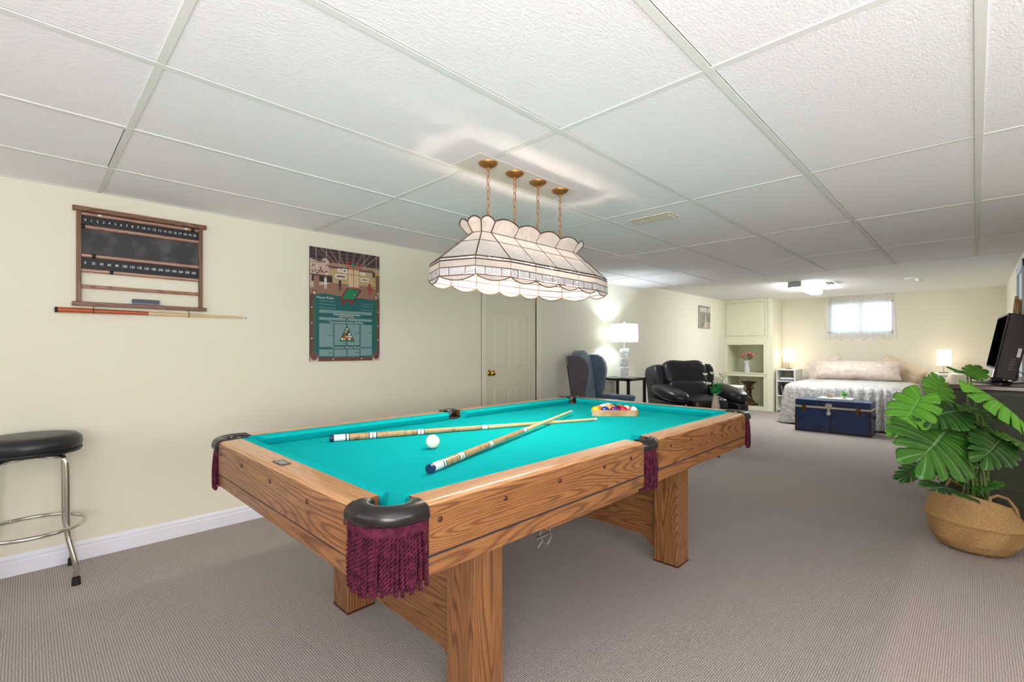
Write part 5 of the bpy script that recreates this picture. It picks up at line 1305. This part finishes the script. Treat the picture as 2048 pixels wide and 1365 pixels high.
for i in range(6): mb.box(.02, .045, -.0015, 0, .07+i*.014, .075+i*.014, T=lean)
mb.build('vent_slots', 'espresso', bdy)
MB().tube([(.08, .30, .10), (.13, .10, .06), (.17, -.05, .03), (.195, -.16, .006)], .003, 6).build('power_cable', 'cord_black', tv)
for i, (y, x, z, ry, h, lab) in enumerate(((5.72, .215, .9185, 5, .68, 'pale wooden board with a rounded top leaning on the wall behind the television'), (5.86, .275, .9185, 2, .66, 'second pale wooden board, nearer the wall, behind the television'))):
    T_ = TR((0, 0, 0), 0, radians(ry)); pl = [(-.06, 0), (.06, 0), (.06, h-.05)]+[(.06*cos(a), h-.05+.05*sin(a)) for a in [pi*k_/10 for k_ in range(1, 10)]]+[(-.06, h-.05)]
    o = MB().prism(pl, -.012, .012, 'x').build('wooden_board', 'pale_wood', None, bevel=.004); o.location = (x-.03, y, z); o.rotation_euler = (0, radians(ry), 0)
    tag(o, lab, 'board', 'wooden boards behind the television')

# ================================================================ monstera in a belly basket
bc = Vector((-.005, 3.86, 0)); pb = thing('monstera_plant', 'artificial monstera plant with big split leaves in a seagrass belly basket', 'potted plant', bc)
def squash(r, z, k=0):  # the upper half leans and sags
    out = []
    for i in range(56):
        a = 2*pi*i/56; t_ = max(0, (z-.165)/.15)
        # right-hand side (towards image right) sits lower, the left side stands up
        rgt = Vector((cos(YAW), sin(YAW))); d = cos(a)*rgt.x+sin(a)*rgt.y
        out.append((r*cos(a)-t_*.02*rgt.x, r*sin(a)-t_*.02*rgt.y, z-(.055*d*(z/.32)**2 if z > .05 else 0)+.002*sin(k*3+a*7)))
    return out
prof = [(.0, .004), (.13, .004), (.165, .02), (.19, .06), (.205, .11), (.216, .155), (.226, .166), (.218, .178), (.205, .21), (.187, .25), (.172, .285), (.166, .305), (.158, .305), (.165, .28), (.19, .22), (.20, .17), (.18, .09), (.0, .08)]
rings = []
for i in range(len(prof)-1):
    (r0, z0), (r1, z1) = prof[i], prof[i+1]; m2 = max(1, int(sqrt((r1-r0)**2+(z1-z0)**2)/.0065)) if i < 12 else 1
    for k_ in range(m2):
        f = k_/m2; rings.append(squash(r0+(r1-r0)*f+(.0032 if (len(rings) % 2) and 2 < i < 12 else 0), z0+(z1-z0)*f, len(rings)))
MB().loft(rings, cap=False).build('basket', 'basket', pb, smooth=180)
MB().lathe([(0, .215), (.16, .21)], 24).build('soil', 'soil', pb)
rgt = Vector((cos(YAW), sin(YAW), 0)); fwd = Vector((-sin(YAW), cos(YAW), 0))
def BV(a, b_, z): v = rgt*a+fwd*b_; return Vector((v.x, v.y, z))
MB().tube([BV(-.07, -.165, .255), BV(-.075, -.16, .29), BV(-.05, -.14, .335), BV(0, -.13, .345), BV(.06, -.13, .325), BV(.085, -.15, .275), BV(.085, -.165, .225)], .008, 8).tube([BV(-.05, .14, .30), BV(0, .15, .36), BV(.06, .14, .31)], .008, 8).build('rope_handle', 'basket_rope', pb, smooth=180)
T0 = 2.75
def leaf(base, tip, wid, normal, tone, lobes=6, cup=.10, droop=.18, slit=.58):
    """base, tip: world points of the midrib ends; wid: full width; normal: approximate upward side"""
    b0_, t0_ = Vector(base)-bc, Vector(tip)-bc; X_ = (t0_-b0_); Ln = X_.length; X_.normalize(); Z_ = Vector(normal); Z_ = (Z_-X_*Z_.dot(X_)).normalized(); Y_ = Z_.cross(X_)
    vs_, fs, uvs = [], [], []
    nr, na = 9, 6
    for side_ in (-1, 1):
        for l_ in range(lobes):
            s0_, s1_ = l_/lobes, (l_+1)/lobes; o = len(vs_)
            for q in range(nr+1):
                t_ = q/nr
                for p_ in range(na+1):
                    a = p_/na; g = max(0, (t_-slit)/(1-slit)) if l_ not in (0, lobes-1) or True else 0
                    gap_ = (.13*min(1, g*2.5) if l_ < lobes-1 or a < .5 else 0); rnd = .12*max(0, (t_-.86)/.14)**2
                    aa = .5+(a-.5)*(1-gap_-rnd)
                    s_ = s0_+(s1_-s0_)*aa
                    def tab(T_):
                        for (a0, v0), (a1, v1) in zip(T_, T_[1:]):
                            if s_ <= a1: k0 = (s_-a0)/(a1-a0); k0 = k0*k0*(3-2*k0); return v0+(v1-v0)*k0
                        return T_[-1][1]
                    phi = radians(tab(((0, 152), (.2, 112), (.5, 78), (.8, 50), (1, 6)))); mid = s_*.80*Ln
                    R_ = wid*.5*tab(((0, .80), (.22, 1.04), (.5, 1.0), (.75, .78), (.92, .46), (1, .0)))+Ln*.20*max(0, (s_-.75)/.25)
                    ca = 1-.35*(abs(a-.5)*2)**4*(t_ > .0)*.25
                    r_ = R_*t_*ca
                    x = mid+r_*cos(phi)+.16*R_*t_*t_*min(1, s_*4); y = side_*r_*sin(phi)
                    u = x/Ln
                    z = -droop*Ln*(max(0, u)**2)+droop*Ln*max(0, min(u, 1))*0 + cup*abs(y)*(1-abs(y)/wid) - .35*y*y/wid + .006*sin(l_*2*pi+a*pi)*t_
                    p3 = b0_+X_*x+Y_*y+Z_*z+Z_*droop*Ln*max(0, min(1, u))
                    vs_.append(p3); uvs.append((t_, a))
            w2 = na+1
            for q in range(nr):
                for p_ in range(na):
                    k_ = o+q*w2+p_; fs.append((k_, k_+1, k_+w2+1, k_+w2) if side_ > 0 else (k_, k_+w2, k_+w2+1, k_+1))
    me = bpy.data.meshes.new('leaf'); me.from_pydata([tuple(v) for v in vs_], [], fs); uvl = me.uv_layers.new(name='UVMap')
    for lp in me.loops: uvl.data[lp.index].uv = uvs[lp.vertex_index]
    me.polygons.foreach_set('use_smooth', [True]*len(me.polygons)); me.materials.append(M['monstera_leaf']); me.update()
    o = bpy.data.objects.new('leaf', me); COL.objects.link(o); o.parent = pb; o['tone'] = tone
    md = o.modifiers.new('thickness', 'SOLIDIFY'); md.thickness = .0012; md.offset = 0
    return o
def LF(bp, tp, wid, nrm, tone, foot=None, **k):
    """leaf by photo pixels (u, v, t) of its stalk joint and tip"""
    b_ = PW_(*bp); t_ = PW_(*tp); N_ = rgt*nrm[0]+fwd*nrm[1]+Vector((0, 0, nrm[2])); o = leaf(b_, t_, wid, N_, tone, **k)
    f0 = Vector((foot[0], foot[1], .21)) if foot else Vector((random.uniform(-.06, .06), random.uniform(-.05, .05), .21)); e_ = b_-bc
    c1 = f0+Vector((0, 0, (e_.z-.21)*.6)); pts = [(1-q)**2*f0+2*q*(1-q)*c1+q*q*e_ for q in [i/14 for i in range(15)]]
    MB().tube(pts, [.0085-.005*i/14 for i in range(15)], 8).build('leaf_stalk', 'stem_green', pb, smooth=180)
LF((1842, 794, 2.66), (1792, 874, 2.56), .225, (-.35, -.75, .75), .80)                     # big bright left leaf
LF((1880, 798, 2.80), (1876, 752, 2.95), .19, (-.1, -1, .4), .80, cup=-.05)               # upper lobed leaf behind it
LF((1952, 775, 2.62), (2075, 878, 2.42), .24, (.3, -.55, .9), .92, droop=.25, cup=-.35, slit=.35)   # long bright right leaf
LF((1915, 822, 2.70), (1845, 845, 2.55), .25, (0, -.75, 1), .18, cup=.0)
LF((1890, 864, 2.60), (1828, 930, 2.36), .42, (-.12, -.9, .62), .30, cup=.05, slit=.6)      # big dark centre leaf
LF((1935, 815, 2.72), (2052, 862, 2.45), .17, (.1, -.35, 1), .30)
LF((2003, 868, 2.70), (2060, 905, 2.50), .22, (.3, -.5, .9), .62)
LF((2000, 880, 2.62), (1955, 928, 2.42), .24, (.1, -.8, .8), .20)
LF((1858, 932, 2.70), (1796, 962, 2.62), .15, (-.4, -.5, .9), .22, slit=.25)
LF((1925, 990, 2.52), (1850, 978, 2.30), .20, (0, -.35, 1), .14)
LF((1935, 752, 2.95), (1902, 738, 3.12), .14, (.1, -.8, .8), .62)
LF((1940, 752, 2.97), (1967, 738, 3.12), .13, (.2, -.7, .8), .62)
LF((1930, 838, 2.85), (1900, 868, 2.75), .24, (.1, -.9, .5), .55)
LF((1965, 845, 2.85), (1990, 885, 2.7), .16, (.2, -.9, .5), .25)
LF((1950, 972, 2.75), (2004, 968, 2.70), .12, (0, -.3, 1), .28)
LF((1960, 930, 2.75), (2024, 936, 2.60), .07, (0, -.2, 1), .15)
LF((1915, 970, 2.95), (1905, 955, 3.1), .16, (0, -.6, 1), .25)
for i in range(5):
    a = random.uniform(-.07, .07); b2 = random.uniform(-.06, .05)
    MB().tube([BV(a, b2, .20), BV(a*1.1, b2, .38), BV(a*1.3, b2*.8, .60)], [.010, .008, .006], 8).build('stem', 'stem_green', pb, smooth=180)
